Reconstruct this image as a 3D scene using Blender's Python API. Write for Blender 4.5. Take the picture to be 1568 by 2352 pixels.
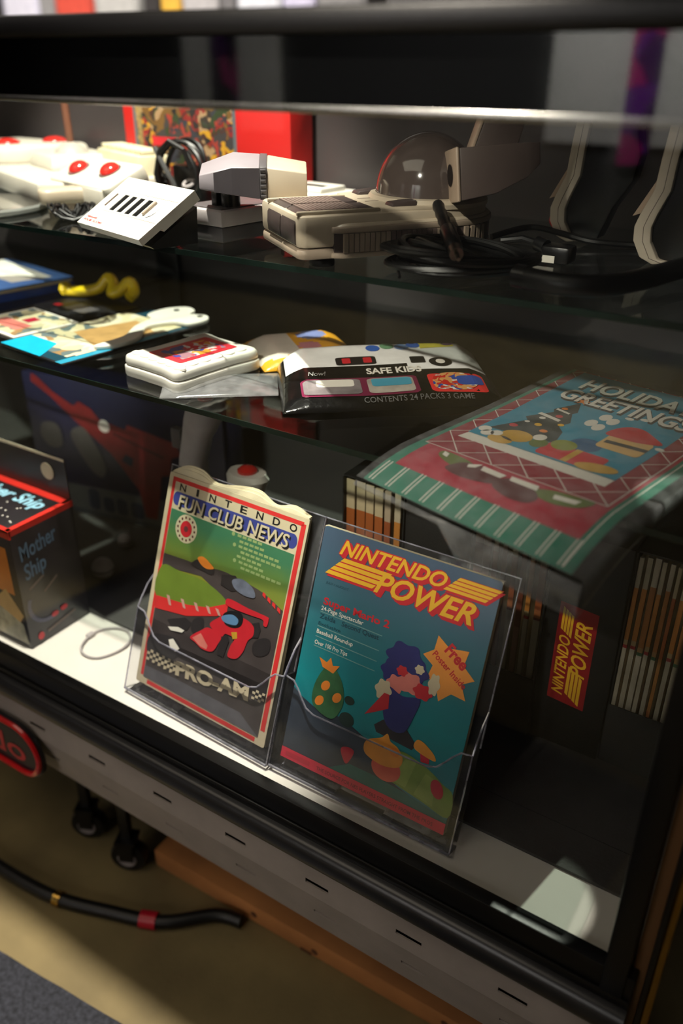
import bpy, bmesh, math, random
from mathutils import Matrix, Vector
for o in list(bpy.data.objects): bpy.data.objects.remove(o)
S = bpy.context.scene
COL = S.collection
R = math.radians
rnd = random.Random(7)

# ------------------------------------------------------------------ camera
cd = bpy.data.cameras.new('camera'); cam = bpy.data.objects.new('camera', cd); COL.objects.link(cam)
cd.sensor_fit = 'VERTICAL'; cd.sensor_height = 36.0; cd.lens = 36.0 * 1940.0 / 2352.0
cd.clip_start = 0.01; cd.clip_end = 60
cam.matrix_world = Matrix((
    (0.8396007, -0.2597008, 0.4771018, 0.0),
    (0.5431864, 0.3943092, -0.7412616, -0.5375),
    (0.0043806, 0.8815190, 0.4721282, 0.72),
    (0, 0, 0, 1)))
cd.dof.use_dof = True; cd.dof.focus_distance = 0.90; cd.dof.aperture_fstop = 2.4
S.camera = cam

# ------------------------------------------------------------------ world, lamps, exposure
w = bpy.data.worlds.new('world'); S.world = w; w.use_nodes = True
w.node_tree.nodes['Background'].inputs[0].default_value = (0.75, 0.85, 1, 1)
w.node_tree.nodes['Background'].inputs[1].default_value = 0.015
S.view_settings.view_transform = 'Standard'; S.view_settings.look = 'None'
S.view_settings.exposure = 0.0; S.view_settings.gamma = 1.0; S.view_settings.use_curve_mapping = False

def aim(o, t):
    d = Vector(t) - o.location
    o.rotation_euler = d.to_track_quat('-Z', 'Y').to_euler()
def spot(name, loc, target, watts, cone, blend, size, colr):
    l = bpy.data.lights.new(name, 'SPOT'); l.energy = watts; l.spot_size = R(cone); l.spot_blend = blend
    l.shadow_soft_size = size; l.color = colr
    o = bpy.data.objects.new(name, l); COL.objects.link(o); o.location = loc; aim(o, target); return o
def area(name, loc, target, watts, sx, sy, colr):
    l = bpy.data.lights.new(name, 'AREA'); l.energy = watts; l.shape = 'RECTANGLE'; l.size = sx; l.size_y = sy; l.color = colr
    o = bpy.data.objects.new(name, l); COL.objects.link(o); o.location = loc; aim(o, target); return o
WARM = (1.0, 0.86, 0.68)
spot('ceiling_or_added_spot', (-0.76, 0.045, 1.75), (-1.02, 0.20, 0.40), 270, 50, 0.25, 0.02, (1.0, 0.92, 0.80))
spot('ceiling_or_added_spot', (-0.50, -1.40, 1.76), (-0.38, 0.23, 0.40), 190, 18, 1.0, 0.03, (1.0, 0.90, 0.76))
spot('ceiling_or_added_spot', (0.03, 0.60, 1.85), (-0.134, 0.030, 0.0), 150, 3.1, 0.2, 0.006, (1.0, 0.93, 0.80))  # added narrow spot that makes the bright patch on the right of the deck
spot('ceiling_or_added_spot', (-0.9, -1.6, 2.4), (-0.9, -3.2, 0.9), 700, 90, 0.8, 0.06, (1, 0.97, 0.93))
spot('ceiling_or_added_spot', (-3.5, -1.8, 2.4), (-3.3, -3.2, 0.9), 130, 80, 0.8, 0.06, (1, 0.97, 0.93))
spot('ceiling_or_added_spot', (-2.4, 1.0, 2.4), (-2.5, 2.1, 0.95), 250, 80, 0.6, 0.05, (1, 0.97, 0.95))
spot('ceiling_or_added_spot', (-2.10, -1.70, 1.85), (-1.16, 0.30, 0.385), 560, 7.5, 0.6, 0.03, (1.0, 0.92, 0.80))
spot('ceiling_or_added_spot', (-0.70, -2.90, 1.30), (-0.55, 0.0, -0.14), 18, 14, 0.9, 0.05, WARM)  # added low spot on the viewer's side, brightens the steel base
area('ambient_fill_area', (-1.5, -1.2, 2.45), (-1.5, -1.2, 0), 14, 2.0, 1.2, WARM)  # added area fill for general ambient light on fronts and dark parts

# ------------------------------------------------------------------ materials
def lin(c):
    c = c / 255.0
    return c / 12.92 if c <= 0.04045 else ((c + 0.055) / 1.055) ** 2.4
def rgb(r, g, b): return (lin(r), lin(g), lin(b), 1.0)
MATS = {}
def mat(name, colr, rough=0.5, metal=0.0, var=0.12, scale=40.0, bump=0.0, bscale=300.0, spec=0.5, coat=0.0, colr2=None):
    if name in MATS: return MATS[name]
    m = bpy.data.materials.new(name); m.use_nodes = True; nt = m.node_tree; N = nt.nodes; L = nt.links
    b = N['Principled BSDF']
    tc = N.new('ShaderNodeTexCoord'); no = N.new('ShaderNodeTexNoise'); no.inputs['Scale'].default_value = scale; no.inputs['Detail'].default_value = 4
    L.new(tc.outputs['Object'], no.inputs['Vector'])
    rp = N.new('ShaderNodeValToRGB')
    c2 = colr2 if colr2 else tuple(max(0, c * (1 - var)) for c in colr[:3]) + (1,)
    c1 = colr if colr2 else tuple(min(1, c * (1 + var * 0.5)) for c in colr[:3]) + (1,)
    rp.color_ramp.elements[0].color = c2; rp.color_ramp.elements[1].color = c1
    rp.color_ramp.elements[0].position = 0.3; rp.color_ramp.elements[1].position = 0.7
    L.new(no.outputs['Fac'], rp.inputs['Fac']); L.new(rp.outputs['Color'], b.inputs['Base Color'])
    b.inputs['Roughness'].default_value = rough; b.inputs['Metallic'].default_value = metal
    b.inputs['Specular IOR Level'].default_value = spec; b.inputs['Coat Weight'].default_value = coat; b.inputs['Coat Roughness'].default_value = 0.08
    if bump:
        n2 = N.new('ShaderNodeTexNoise'); n2.inputs['Scale'].default_value = bscale; n2.inputs['Detail'].default_value = 5
        L.new(tc.outputs['Object'], n2.inputs['Vector'])
        bp = N.new('ShaderNodeBump'); bp.inputs['Strength'].default_value = bump; bp.inputs['Distance'].default_value = 0.002
        L.new(n2.outputs['Fac'], bp.inputs['Height']); L.new(bp.outputs['Normal'], b.inputs['Normal'])
    MATS[name] = m; return m
def ramp_mat(name, axis, lo, hi, stops, rough=0.4, coat=0.0, const=False, noise=0.0):
    """printed colour that runs along one object axis"""
    m = bpy.data.materials.new(name); m.use_nodes = True; nt = m.node_tree; N = nt.nodes; L = nt.links
    b = N['Principled BSDF']; tc = N.new('ShaderNodeTexCoord'); sp = N.new('ShaderNodeSeparateXYZ')
    L.new(tc.outputs['Object'], sp.inputs[0])
    mr = N.new('ShaderNodeMapRange'); mr.inputs['From Min'].default_value = lo; mr.inputs['From Max'].default_value = hi
    L.new(sp.outputs[axis], mr.inputs['Value'])
    src = mr.outputs[0]
    if noise:
        no = N.new('ShaderNodeTexNoise'); no.inputs['Scale'].default_value = 25; L.new(tc.outputs['Object'], no.inputs['Vector'])
        ma = N.new('ShaderNodeMath'); ma.operation = 'MULTIPLY_ADD'; ma.inputs[1].default_value = noise
        L.new(no.outputs['Fac'], ma.inputs[0]); L.new(src, ma.inputs[2]); src = ma.outputs[0]
    rp = N.new('ShaderNodeValToRGB'); e = rp.color_ramp.elements
    if const: rp.color_ramp.interpolation = 'CONSTANT'
    while len(e) > 1: e.remove(e[-1])
    e[0].position, e[0].color = stops[0]
    for p, c in stops[1:]:
        x = e.new(p); x.color = c
    L.new(src, rp.inputs['Fac']); L.new(rp.outputs['Color'], b.inputs['Base Color'])
    b.inputs['Roughness'].default_value = rough; b.inputs['Coat Weight'].default_value = coat; b.inputs['Coat Roughness'].default_value = 0.1
    return m
def collage_mat(name, cols, scale=30.0, rough=0.4):
    """printed picture too small or blurred to read: patches of ink"""
    m = bpy.data.materials.new(name); m.use_nodes = True; nt = m.node_tree; N = nt.nodes; L = nt.links
    b = N['Principled BSDF']; tc = N.new('ShaderNodeTexCoord')
    no = N.new('ShaderNodeTexNoise'); no.inputs['Scale'].default_value = scale * 0.5
    mx = N.new('ShaderNodeMix'); mx.data_type = 'VECTOR'; mx.inputs[0].default_value = 0.08
    L.new(tc.outputs['Object'], no.inputs['Vector']); L.new(tc.outputs['Object'], mx.inputs[4]); L.new(no.outputs['Color'], mx.inputs[5])
    vo = N.new('ShaderNodeTexVoronoi'); vo.inputs['Scale'].default_value = scale; L.new(mx.outputs[1], vo.inputs['Vector'])
    sp = N.new('ShaderNodeSeparateColor'); L.new(vo.outputs['Color'], sp.inputs[0])
    rp = N.new('ShaderNodeValToRGB'); rp.color_ramp.interpolation = 'CONSTANT'; e = rp.color_ramp.elements
    while len(e) > 1: e.remove(e[-1])
    e[0].position = 0; e[0].color = cols[0]
    for i, c in enumerate(cols[1:]):
        x = e.new((i + 1) / len(cols)); x.color = c
    L.new(sp.outputs[0], rp.inputs['Fac']); L.new(rp.outputs['Color'], b.inputs['Base Color']); b.inputs['Roughness'].default_value = rough
    return m
def clear_mat(name, tint=(1, 1, 1, 1), k=0.9, f0=0.035, rough=0.0, body=0.0, bodycol=(0.8, 0.8, 0.85, 1)):
    """thin clear sheet: see-through, with mirror reflection rising at grazing angles"""
    m = bpy.data.materials.new(name); m.use_nodes = True; nt = m.node_tree; N = nt.nodes; L = nt.links
    N.remove(N['Principled BSDF']); out = N['Material Output']
    tr = N.new('ShaderNodeBsdfTransparent'); tr.inputs[0].default_value = tint
    gl = N.new('ShaderNodeBsdfGlossy'); gl.inputs['Roughness'].default_value = rough
    lw = N.new('ShaderNodeLayerWeight'); lw.inputs[0].default_value = 0.5
    p5 = N.new('ShaderNodeMath'); p5.operation = 'POWER'; p5.inputs[1].default_value = 5.0
    ma = N.new('ShaderNodeMath'); ma.operation = 'MULTIPLY_ADD'; ma.inputs[1].default_value = k; ma.inputs[2].default_value = f0
    L.new(lw.outputs['Facing'], p5.inputs[0]); L.new(p5.outputs[0], ma.inputs[0])
    mx = N.new('ShaderNodeMixShader'); L.new(ma.outputs[0], mx.inputs[0]); L.new(tr.outputs[0], mx.inputs[1]); L.new(gl.outputs[0], mx.inputs[2])
    last = mx
    if body:
        df = N.new('ShaderNodeBsdfDiffuse'); df.inputs[0].default_value = bodycol
        no = N.new('ShaderNodeTexNoise'); no.inputs['Scale'].default_value = 60; tc = N.new('ShaderNodeTexCoord'); L.new(tc.outputs['Object'], no.inputs['Vector'])
        mm = N.new('ShaderNodeMath'); mm.operation = 'MULTIPLY'; mm.inputs[1].default_value = body * 2; L.new(no.outputs['Fac'], mm.inputs[0])
        m2 = N.new('ShaderNodeMixShader'); L.new(mm.outputs[0], m2.inputs[0]); L.new(mx.outputs[0], m2.inputs[1]); L.new(df.outputs[0], m2.inputs[2]); last = m2
    L.new(last.outputs[0], out.inputs['Surface']); return m
K = dict(
    black=mat('black_enamel', rgb(14, 14, 15), 0.35, bump=0.05),
    blackgloss=mat('black_gloss', rgb(9, 9, 10), 0.06, spec=0.6),
    blackplastic=mat('black_plastic', rgb(16, 16, 17), 0.3, bump=0.1),
    rubber=mat('black_rubber', rgb(12, 12, 12), 0.45),
    charcoal=mat('charcoal_board', rgb(66, 63, 61), 0.7, bump=0.3),
    backpanel=mat('dark_grey_laminate', rgb(66, 61, 61), 0.32, bump=0.05, var=0.25, scale=4),
    deck=mat('white_laminate', rgb(214, 208, 200), 0.45, var=0.06, scale=12),
    grey=mat('grey_painted_steel', rgb(168, 158, 150), 0.5, bump=0.15, scale=18),
    aluminium=mat('brushed_aluminium', rgb(190, 185, 180), 0.22, metal=1.0),
    white=mat('white_plastic', rgb(222, 218, 208), 0.38, var=0.05),
    cream=mat('cream_plastic', rgb(182, 168, 148), 0.4, var=0.08),
    beige=mat('beige_plastic', rgb(152, 136, 120), 0.45, var=0.08),
    brown=mat('brown_grey_plastic', rgb(112, 96, 90), 0.42, var=0.1),
    darkbrown=mat('dark_brown_plastic', rgb(66, 56, 54), 0.4),
    midgrey=mat('mid_grey_plastic', rgb(168, 160, 160), 0.45),
    darkgrey=mat('dark_grey_plastic', rgb(84, 80, 82), 0.45),
    redbutton=mat('red_plastic', rgb(205, 45, 38), 0.15, coat=0.5),
    redcard=mat('red_card', rgb(196, 30, 26), 0.5, var=0.08, scale=6),
    redink=mat('red_ink', rgb(200, 36, 48), 0.4, var=0.1),
    redline=mat('red_border_ink', rgb(214, 50, 50), 0.4),
    crimson=mat('crimson_ink', rgb(176, 32, 58), 0.4, var=0.08),
    crimson2=mat('deep_crimson_ink', rgb(150, 30, 48), 0.4, var=0.08),
    green=mat('green_ink', rgb(38, 128, 104), 0.4, var=0.1),
    blueink=mat('sky_blue_ink', rgb(42, 142, 172), 0.4, var=0.08),
    whiteink=mat('white_ink', rgb(226, 220, 210), 0.45, var=0.04),
    paper=mat('paper', rgb(226, 212, 182), 0.7, var=0.12, scale=60),
    creamink=mat('cream_ink', rgb(204, 188, 158), 0.5, var=0.08),
    yellow=mat('yellow_ink', rgb(232, 178, 44), 0.4, var=0.05),
    orange=mat('orange_ink', rgb(232, 132, 46), 0.4, var=0.1),
    navy=mat('navy_ink', rgb(40, 42, 110), 0.4),
    blackink=mat('black_ink', rgb(22, 22, 26), 0.4),
    tealdark=mat('dark_teal_ink', rgb(18, 62, 78), 0.4),
    cyan=mat('cyan_ink', rgb(20, 168, 208), 0.35),
    olive=mat('olive_ink', rgb(104, 118, 50), 0.4, var=0.15),
    olivedark=mat('dark_olive_ink', rgb(66, 80, 36), 0.4),
    maroonbrown=mat('maroon_brown_ink', rgb(98, 50, 52), 0.4),
    tan=mat('tan_ink', rgb(186, 146, 92), 0.4, var=0.2, scale=60),
    gold=mat('golden_ink', rgb(206, 160, 50), 0.4, var=0.2, scale=60),
    pinkink=mat('pink_ink', rgb(214, 120, 110), 0.4, var=0.2),
    yellowplastic=mat('yellow_plastic', rgb(238, 206, 28), 0.3, coat=0.3),
    wood=mat('pine_wood', rgb(196, 132, 78), 0.55, var=0.3, scale=9, bump=0.2),
    tanwall=mat('bronze_laminate', rgb(120, 84, 52), 0.35, var=0.2, scale=3),
    brass=mat('brass', rgb(200, 160, 80), 0.25, metal=1.0),
    grip=mat('pale_grip_plastic', rgb(196, 184, 166), 0.45, var=0.08),
    gripred=mat('trigger_red', rgb(190, 20, 30), 0.3),
)
K['glass'] = clear_mat('case_glass', (0.97, 0.985, 0.98, 1), 0.85, 0.035)
K['shelfglass'] = clear_mat('shelf_glass', (0.86, 0.90, 0.885, 1), 0.75, 0.04)
K['glassedge'] = mat('green_glass_edge', rgb(20, 32, 28), 0.12, var=0.3, scale=20)
K['acrylic'] = clear_mat('clear_acrylic', (0.975, 0.975, 0.985, 1), 0.3, 0.03, 0.03, 0.012, (0.75, 0.74, 0.8, 1))
K['rim'] = clear_mat('acrylic_edge', (0.62, 0.6, 0.74, 1), 0.8, 0.22, 0.08, 0.22, (0.78, 0.76, 0.86, 1))
K['sleeve'] = clear_mat('clear_sleeve', (0.9, 0.9, 0.9, 1), 0.5, 0.05, 0.12, 0.09, (0.8, 0.8, 0.82, 1))
K['sleevelip'] = clear_mat('clear_sleeve_fold', (0.8, 0.8, 0.8, 1), 0.6, 0.08, 0.15, 0.17, (0.7, 0.7, 0.72, 1))
K['dome'] = clear_mat('smoked_dome', (0.035, 0.028, 0.026, 1), 0.7, 0.06, 0.03, 0.06, (0.2, 0.17, 0.16, 1))

# ------------------------------------------------------------------ geometry helpers
class G:
    """collects shapes; build() links them as ONE mesh object"""
    def __init__(s): s.v = []; s.f = []; s.m = []
    def add(s, vs, fs, mi=0, M=None):
        o = len(s.v)
        for p in vs:
            p = Vector(p)
            s.v.append(M @ p if M else p)
        for f in fs: s.f.append([i + o for i in f]); s.m.append(mi)
        return s
    def box(s, x0, x1, y0, y1, z0, z1, mi=0, M=None):
        vs = [(x0, y0, z0), (x1, y0, z0), (x1, y1, z0), (x0, y1, z0), (x0, y0, z1), (x1, y0, z1), (x1, y1, z1), (x0, y1, z1)]
        return s.add(vs, [(3, 2, 1, 0), (4, 5, 6, 7), (0, 1, 5, 4), (1, 2, 6, 5), (2, 3, 7, 6), (3, 0, 4, 7)], mi, M)
    def prism(s, pts, z0, z1, mi=0, M=None, taper=0.0, cap0=True):
        n = len(pts); cx = sum(p[0] for p in pts) / n; cy = sum(p[1] for p in pts) / n
        a = sum(pts[i][0] * pts[(i + 1) % n][1] - pts[(i + 1) % n][0] * pts[i][1] for i in range(n))
        if a < 0: pts = pts[::-1]
        top = [(cx + (p[0] - cx) * (1 - taper), cy + (p[1] - cy) * (1 - taper), z1) for p in pts]
        vs = [(p[0], p[1], z0) for p in pts] + top
        fs = [tuple(range(n, 2 * n))] + [(i, (i + 1) % n, n + (i + 1) % n, n + i) for i in range(n)]
        if cap0: fs.append(tuple(range(n - 1, -1, -1)))
        return s.add(vs, fs, mi, M)
    def sheet(s, pts, z, mi=0, M=None):
        n = len(pts); a = sum(pts[i][0] * pts[(i + 1) % n][1] - pts[(i + 1) % n][0] * pts[i][1] for i in range(n))
        if a < 0: pts = pts[::-1]
        return s.add([(p[0], p[1], z) for p in pts], [tuple(range(n))], mi, M)
    def lathe(s, prof, n=32, mi=0, M=None, cap=True):
        vs = []; fs = []
        for r, z in prof:
            for i in range(n):
                a = 2 * math.pi * i / n; vs.append((r * math.cos(a), r * math.sin(a), z))
        for k in range(len(prof) - 1):
            for i in range(n):
                j = (i + 1) % n; fs.append((k * n + i, k * n + j, (k + 1) * n + j, (k + 1) * n + i))
        if cap:
            fs.append(tuple(range(n - 1, -1, -1))); q = (len(prof) - 1) * n; fs.append(tuple(range(q, q + n)))
        return s.add(vs, fs, mi, M)
    def tube(s, pts, r, n=8, mi=0, closed=False):
        P = [Vector(p) for p in pts]; k = len(P); vs = []; fs = []; up = None
        rr = r if isinstance(r, (list, tuple)) else [r] * k
        for i in range(k):
            a = P[i - 1] if (i or closed) else P[0]; b = P[(i + 1) % k] if (i < k - 1 or closed) else P[-1]
            t = (b - a).normalized()
            if up is None: up = Vector((0, 0, 1)) if abs(t.z) < 0.9 else Vector((1, 0, 0))
            x = t.cross(up).normalized(); up = x.cross(t).normalized()
            for j in range(n):
                an = 2 * math.pi * j / n; vs.append(P[i] + (x * math.cos(an) + up * math.sin(an)) * rr[i])
        for i in range(k if closed else k - 1):
            q = (i + 1) % k
            for j in range(n): h = (j + 1) % n; fs.append((i * n + j, i * n + h, q * n + h, q * n + j))
        if not closed:
            fs.append(tuple(range(n - 1, -1, -1))); fs.append(tuple(range((k - 1) * n, k * n)))
        return s.add(vs, fs, mi)
    def loft(s, rings, mi=0, cap=True):
        n = len(rings[0]); vs = [p for r in rings for p in r]; fs = []
        for k in range(len(rings) - 1):
            for i in range(n): j = (i + 1) % n; fs.append((k * n + i, k * n + j, (k + 1) * n + j, (k + 1) * n + i))
        if cap: fs.append(tuple(range(n - 1, -1, -1))); fs.append(tuple(range((len(rings) - 1) * n, len(rings) * n)))
        return s.add(vs, fs, mi)
    def build(s, name, mats, parent=None, bevel=0.0, seg=2, smooth=False, angle=35, recalc=True):
        me = bpy.data.meshes.new(name); me.from_pydata([tuple(v) for v in s.v], [], s.f)
        mats = mats if isinstance(mats, (list, tuple)) else [mats]
        for m in mats: me.materials.append(K[m] if isinstance(m, str) else m)
        for p, mi in zip(me.polygons, s.m): p.material_index = mi
        bm = bmesh.new(); bm.from_mesh(me)
        if recalc: bmesh.ops.recalc_face_normals(bm, faces=bm.faces)
        if bevel:
            es = [e for e in bm.edges if len(e.link_faces) == 2 and e.calc_face_angle(0) > R(angle)]
            bmesh.ops.bevel(bm, geom=es, offset=bevel, segments=seg, profile=0.5, affect='EDGES', clamp_overlap=True)
        bm.to_mesh(me); bm.free()
        if smooth or bevel:
            for p in me.polygons: p.use_smooth = True
            try: me.set_sharp_from_angle(angle=R(angle))
            except Exception: pass
        o = bpy.data.objects.new(name, me); COL.objects.link(o)
        if parent: o.parent = parent
        return o
def at(x=0, y=0, z=0, rz=0, rx=0, ry=0):
    return Matrix.Translation((x, y, z)) @ Matrix.Rotation(R(rz), 4, 'Z') @ Matrix.Rotation(R(ry), 4, 'Y') @ Matrix.Rotation(R(rx), 4, 'X')
def tag(o, label=None, cat=None, group=None, kind=None):
    if label: o['label'] = label
    if cat: o['category'] = cat
    if group: o['group'] = group
    if kind: o['kind'] = kind
    return o
def thing(name, label, cat, loc=(0, 0, 0), rot=(0, 0, 0), group=None):
    o = bpy.data.objects.new(name, None); COL.objects.link(o); o.empty_display_size = 0.02
    o.location = loc; o.rotation_euler = tuple(R(a) for a in rot); return tag(o, label, cat, group)
def spline(pts, n=6, closed=True):
    out = []; k = len(pts)
    for i in range(k if closed else k - 1):
        g = lambda q: Vector(pts[q % k]) if closed else Vector(pts[min(max(q, 0), k - 1)])
        p0, p1, p2, p3 = g(i - 1), g(i), g(i + 1), g(i + 2)
        for j in range(n):
            t = j / n
            out.append(tuple(0.5 * ((2 * p1) + (p2 - p0) * t + (2 * p0 - 5 * p1 + 4 * p2 - p3) * t * t + (3 * p1 - p0 - 3 * p2 + p3) * t ** 3)))
    if not closed: out.append(tuple(pts[-1]))
    return out
def ell(cx, cy, rx, ry, rot=0, n=24):
    c, s_ = math.cos(R(rot)), math.sin(R(rot))
    return [(cx + rx * math.cos(2 * math.pi * i / n) * c - ry * math.sin(2 * math.pi * i / n) * s_, cy + rx * math.cos(2 * math.pi * i / n) * s_ + ry * math.sin(2 * math.pi * i / n) * c) for i in range(n)]
def rrect(x0, y0, x1, y1, r, n=5):
    out = []
    for cx, cy, a0 in ((x1 - r, y0 + r, -90), (x1 - r, y1 - r, 0), (x0 + r, y1 - r, 90), (x0 + r, y0 + r, 180)):
        for i in range(n + 1):
            a = R(a0 + 90 * i / n); out.append((cx + r * math.cos(a), cy + r * math.sin(a)))
    return out
TXT = {}
def text(body, h, bold=0.0, shear=0.0, width=None, track=1.0, align='LEFT', res=3):
    """flat lettering: (verts, faces) with cap height h, lower left at 0,0 (or centred); width stretches it"""
    key = (body, bold, shear, track)
    if key not in TXT:
        c = bpy.data.curves.new('t', 'FONT'); c.body = body; c.size = 1.0; c.offset = bold; c.shear = shear; c.space_character = track
        c.resolution_u = res; c.fill_mode = 'FRONT'
        o = bpy.data.objects.new('t', c); COL.objects.link(o); dg = bpy.context.evaluated_depsgraph_get()
        me = bpy.data.meshes.new_from_object(o.evaluated_get(dg))
        TXT[key] = ([v.co.copy() for v in me.vertices], [tuple(p.vertices) for p in me.polygons])
        bpy.data.objects.remove(o); bpy.data.curves.remove(c); bpy.data.meshes.remove(me)
    vs, fs = TXT[key]
    x0 = min(v.x for v in vs); x1 = max(v.x for v in vs); y1 = 0.73; sx = h / y1
    sxx = (width / (x1 - x0)) if width else sx
    off = 0 if align == 'LEFT' else -0.5 * (x1 - x0) * sxx
    return [((v.x - x0) * sxx + off, v.y * sx, 0) for v in vs], fs
def put(g, tx, x, y, z, mi=0, rot=0, M=None, func=None):
    vs, fs = tx; c, s_ = math.cos(R(rot)), math.sin(R(rot)); out = []
    for v in vs:
        px, py = x + v[0] * c - v[1] * s_, y + v[0] * s_ + v[1] * c
        out.append((px, py, z + (func(px, py) if func else 0)))
    g.add(out, fs, mi, M)
D = 0.00018     # step between printed layers

# ------------------------------------------------------------------ the room
def struct(name, g, m, **k): return tag(g.build(name, m, **k), kind='structure')
K['floor'] = mat('tan_floor', rgb(136, 120, 80), 0.7, var=0.3, scale=7, bump=0.25, bscale=120)
K['wallgrey'] = mat('grey_plaster', rgb(120, 116, 112), 0.8, bump=0.2)
K['walldark'] = mat('dark_painted_wall', rgb(26, 25, 26), 0.7)
K['panelwhite'] = mat('white_wall_panel', rgb(215, 213, 210), 0.6, var=0.05)
struct('floor', G().box(-6, 3, -3.3, 2.7, -0.5, -0.45), 'floor')
struct('ceiling', G().box(-6, 3, -3.3, 2.7, 2.5, 2.55), 'walldark')
struct('wall_back', G().box(-6, 3, 2.6, 2.7, -0.45, 2.5), 'wallgrey')
struct('wall_front', G().box(-6, 3, -3.3, -3.2, -0.45, 2.5), 'walldark')
struct('wall_left', G().box(-6.1, -6, -3.3, 2.7, -0.45, 2.5), 'walldark')
struct('wall_right', G().box(3, 3.1, -3.3, 2.7, -0.45, 2.5), 'walldark')
# pale panels and purple banners on the wall opposite the case (seen mirrored in its glass)
for i, (x0, x1, z0, z1) in enumerate(((-1.39, -1.07, 0.42, 2.0), (-0.95, -0.2, 0.42, 2.0), (-3.02, -2.76, 0.40, 2.0), (-3.38, -3.19, 0.40, 2.0))):
    tag(G().box(x0, x1, -3.2, -3.17, z0, z1).build('trim_%d' % (i + 1), 'panelwhite', bevel=0.004), kind='structure')
K['purple'] = collage_mat('purple_banner', [rgb(30, 14, 44), rgb(64, 18, 84), rgb(20, 12, 30), rgb(170, 20, 110), rgb(30, 16, 44), rgb(96, 26, 126)], 9)
for x0, x1, n in ((-1.07, -0.95, 'right'), (-3.19, -3.02, 'left')):
    tag(G().box(x0 + .002, x1 - .002, -3.19, -3.16, 0.35, 2.1).build('banner', 'purple'),
        'narrow purple and magenta banner on the front wall, the %s one seen in the glass' % n, 'banner')

# far counter with a row of boxed games behind the case
t = thing('counter', 'white far counter behind the case carrying blurred boxes', 'counter', (-2.6, 2.1, -0.45))
G().box(-1.6, 1.6, -0.25, 0.3, 0, 1.08).build('body', 'wallgrey', t); G().box(-1.62, 1.62, -0.28, 0.3, 1.08, 1.11).build('top', 'panelwhite', t)
bgs = [(-3.235, -3.03, rgb(225, 220, 232), 'lilac white', .34), (-3.02, -2.94, rgb(150, 146, 142), 'grey', .30), (-2.93, -2.74, rgb(214, 84, 66), 'coral red', .28), (-2.72, -2.50, rgb(188, 184, 176), 'pale grey', .30),
       (-2.47, -2.40, rgb(60, 56, 54), 'dark grey', .30), (-2.39, -2.30, rgb(226, 176, 70), 'yellow', .26), (-2.29, -2.13, rgb(186, 180, 176), 'light grey', .30), (-2.12, -2.06, rgb(120, 116, 114), 'mid grey', .3), (-2.05, -1.87, rgb(226, 224, 226), 'white', .32), (-1.86, -1.74, rgb(216, 208, 228), 'pale lilac', .31), (-1.73, -1.55, rgb(146, 142, 138), 'ash grey', .3)]
for x0, x1, c, nm, h in bgs:
    b = thing('boxed_game', '%s box standing in the blurred row on the far counter' % nm, 'box', ((x0 + x1) / 2, 2.0, 0.66), group='boxes on the far counter')
    hw = (x1 - x0) / 2
    G().box(-hw, hw, 0, 0.12, 0, h).build('carton', mat('carton_' + nm.replace(' ', '_'), c, 0.5), b, bevel=0.002)
    G().box(-hw * .8, hw * .8, -0.002, 0, h * .45, h * .9).build('front_label', mat('carton_label_' + nm.replace(' ', '_'), tuple(min(1, q * 1.25) for q in c[:3]) + (1,), 0.5), b)

# ------------------------------------------------------------------ the display case
XL, XR, DEP = -1.95, -0.037, 0.58
case = thing('display_case', 'black framed glass display case with slotted grey steel base', 'display case', (0, 0, 0))
G().box(XL, XR, 0.006, DEP, -0.016, 0.0).build('deck', 'deck', case)
G().box(XL, XR, DEP, DEP + 0.02, -0.06, 0.75).build('back_panel', 'backpanel', case)
G().box(-1.105, -1.055, DEP - 0.012, DEP, 0.0, 0.74).build('back_post', 'black', case, bevel=0.002)
G().box(XL - 0.02, XL, 0, DEP + .02, -0.06, 0.75).build('side_panel', 'charcoal', case)
G().box(XL, -0.058, 0.0, 0.005, 0.004, 0.735).build('front_glass', 'glass', case)
G().box(-0.031, -0.026, 0.02, DEP, 0.004, 0.735).build('side_glass', 'glass', case)
G().box(XL, XR, 0.013, DEP, 0.738, 0.744).build('top_glass', 'glass', case)
G().box(XL, -0.02, -0.014, 0.012, 0.735, 0.751).build('top_rail', 'black', case, bevel=0.003)
G().box(XL, -0.02, DEP - 0.01, DEP + 0.022, 0.735, 0.751).build('rear_top_rail', 'black', case, bevel=0.003)
G().box(XL, -0.058, 0.007, 0.011, 0.692, 0.735).build('header_board', 'blackgloss', case)
G().box(XL, -0.058, 0.006, 0.013, 0.686, 0.692).build('header_lip', 'aluminium', case, bevel=0.001)
G().box(-0.058, -0.037, -0.012, 0.02, -0.03, 0.735).build('front_post', 'black', case, bevel=0.002)
G().box(-0.036, -0.024, 0.004, 0.02, -0.2, 0.735).build('bronze_strip', 'tanwall', case, bevel=0.001)
G().box(-0.024, -0.019, -0.002, 0.02, -0.2, 0.735).build('side_channel', 'black', case, bevel=0.001)
G().box(-0.019, -0.012, 0.0, 0.02, -0.2, 0.735).build('brass_edge', 'brass', case, bevel=0.002)
G().box(-0.036, -0.031, -0.016, -0.008, -0.2, -0.044).build('corner_tip', 'midgrey', case, bevel=0.001)
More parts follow.
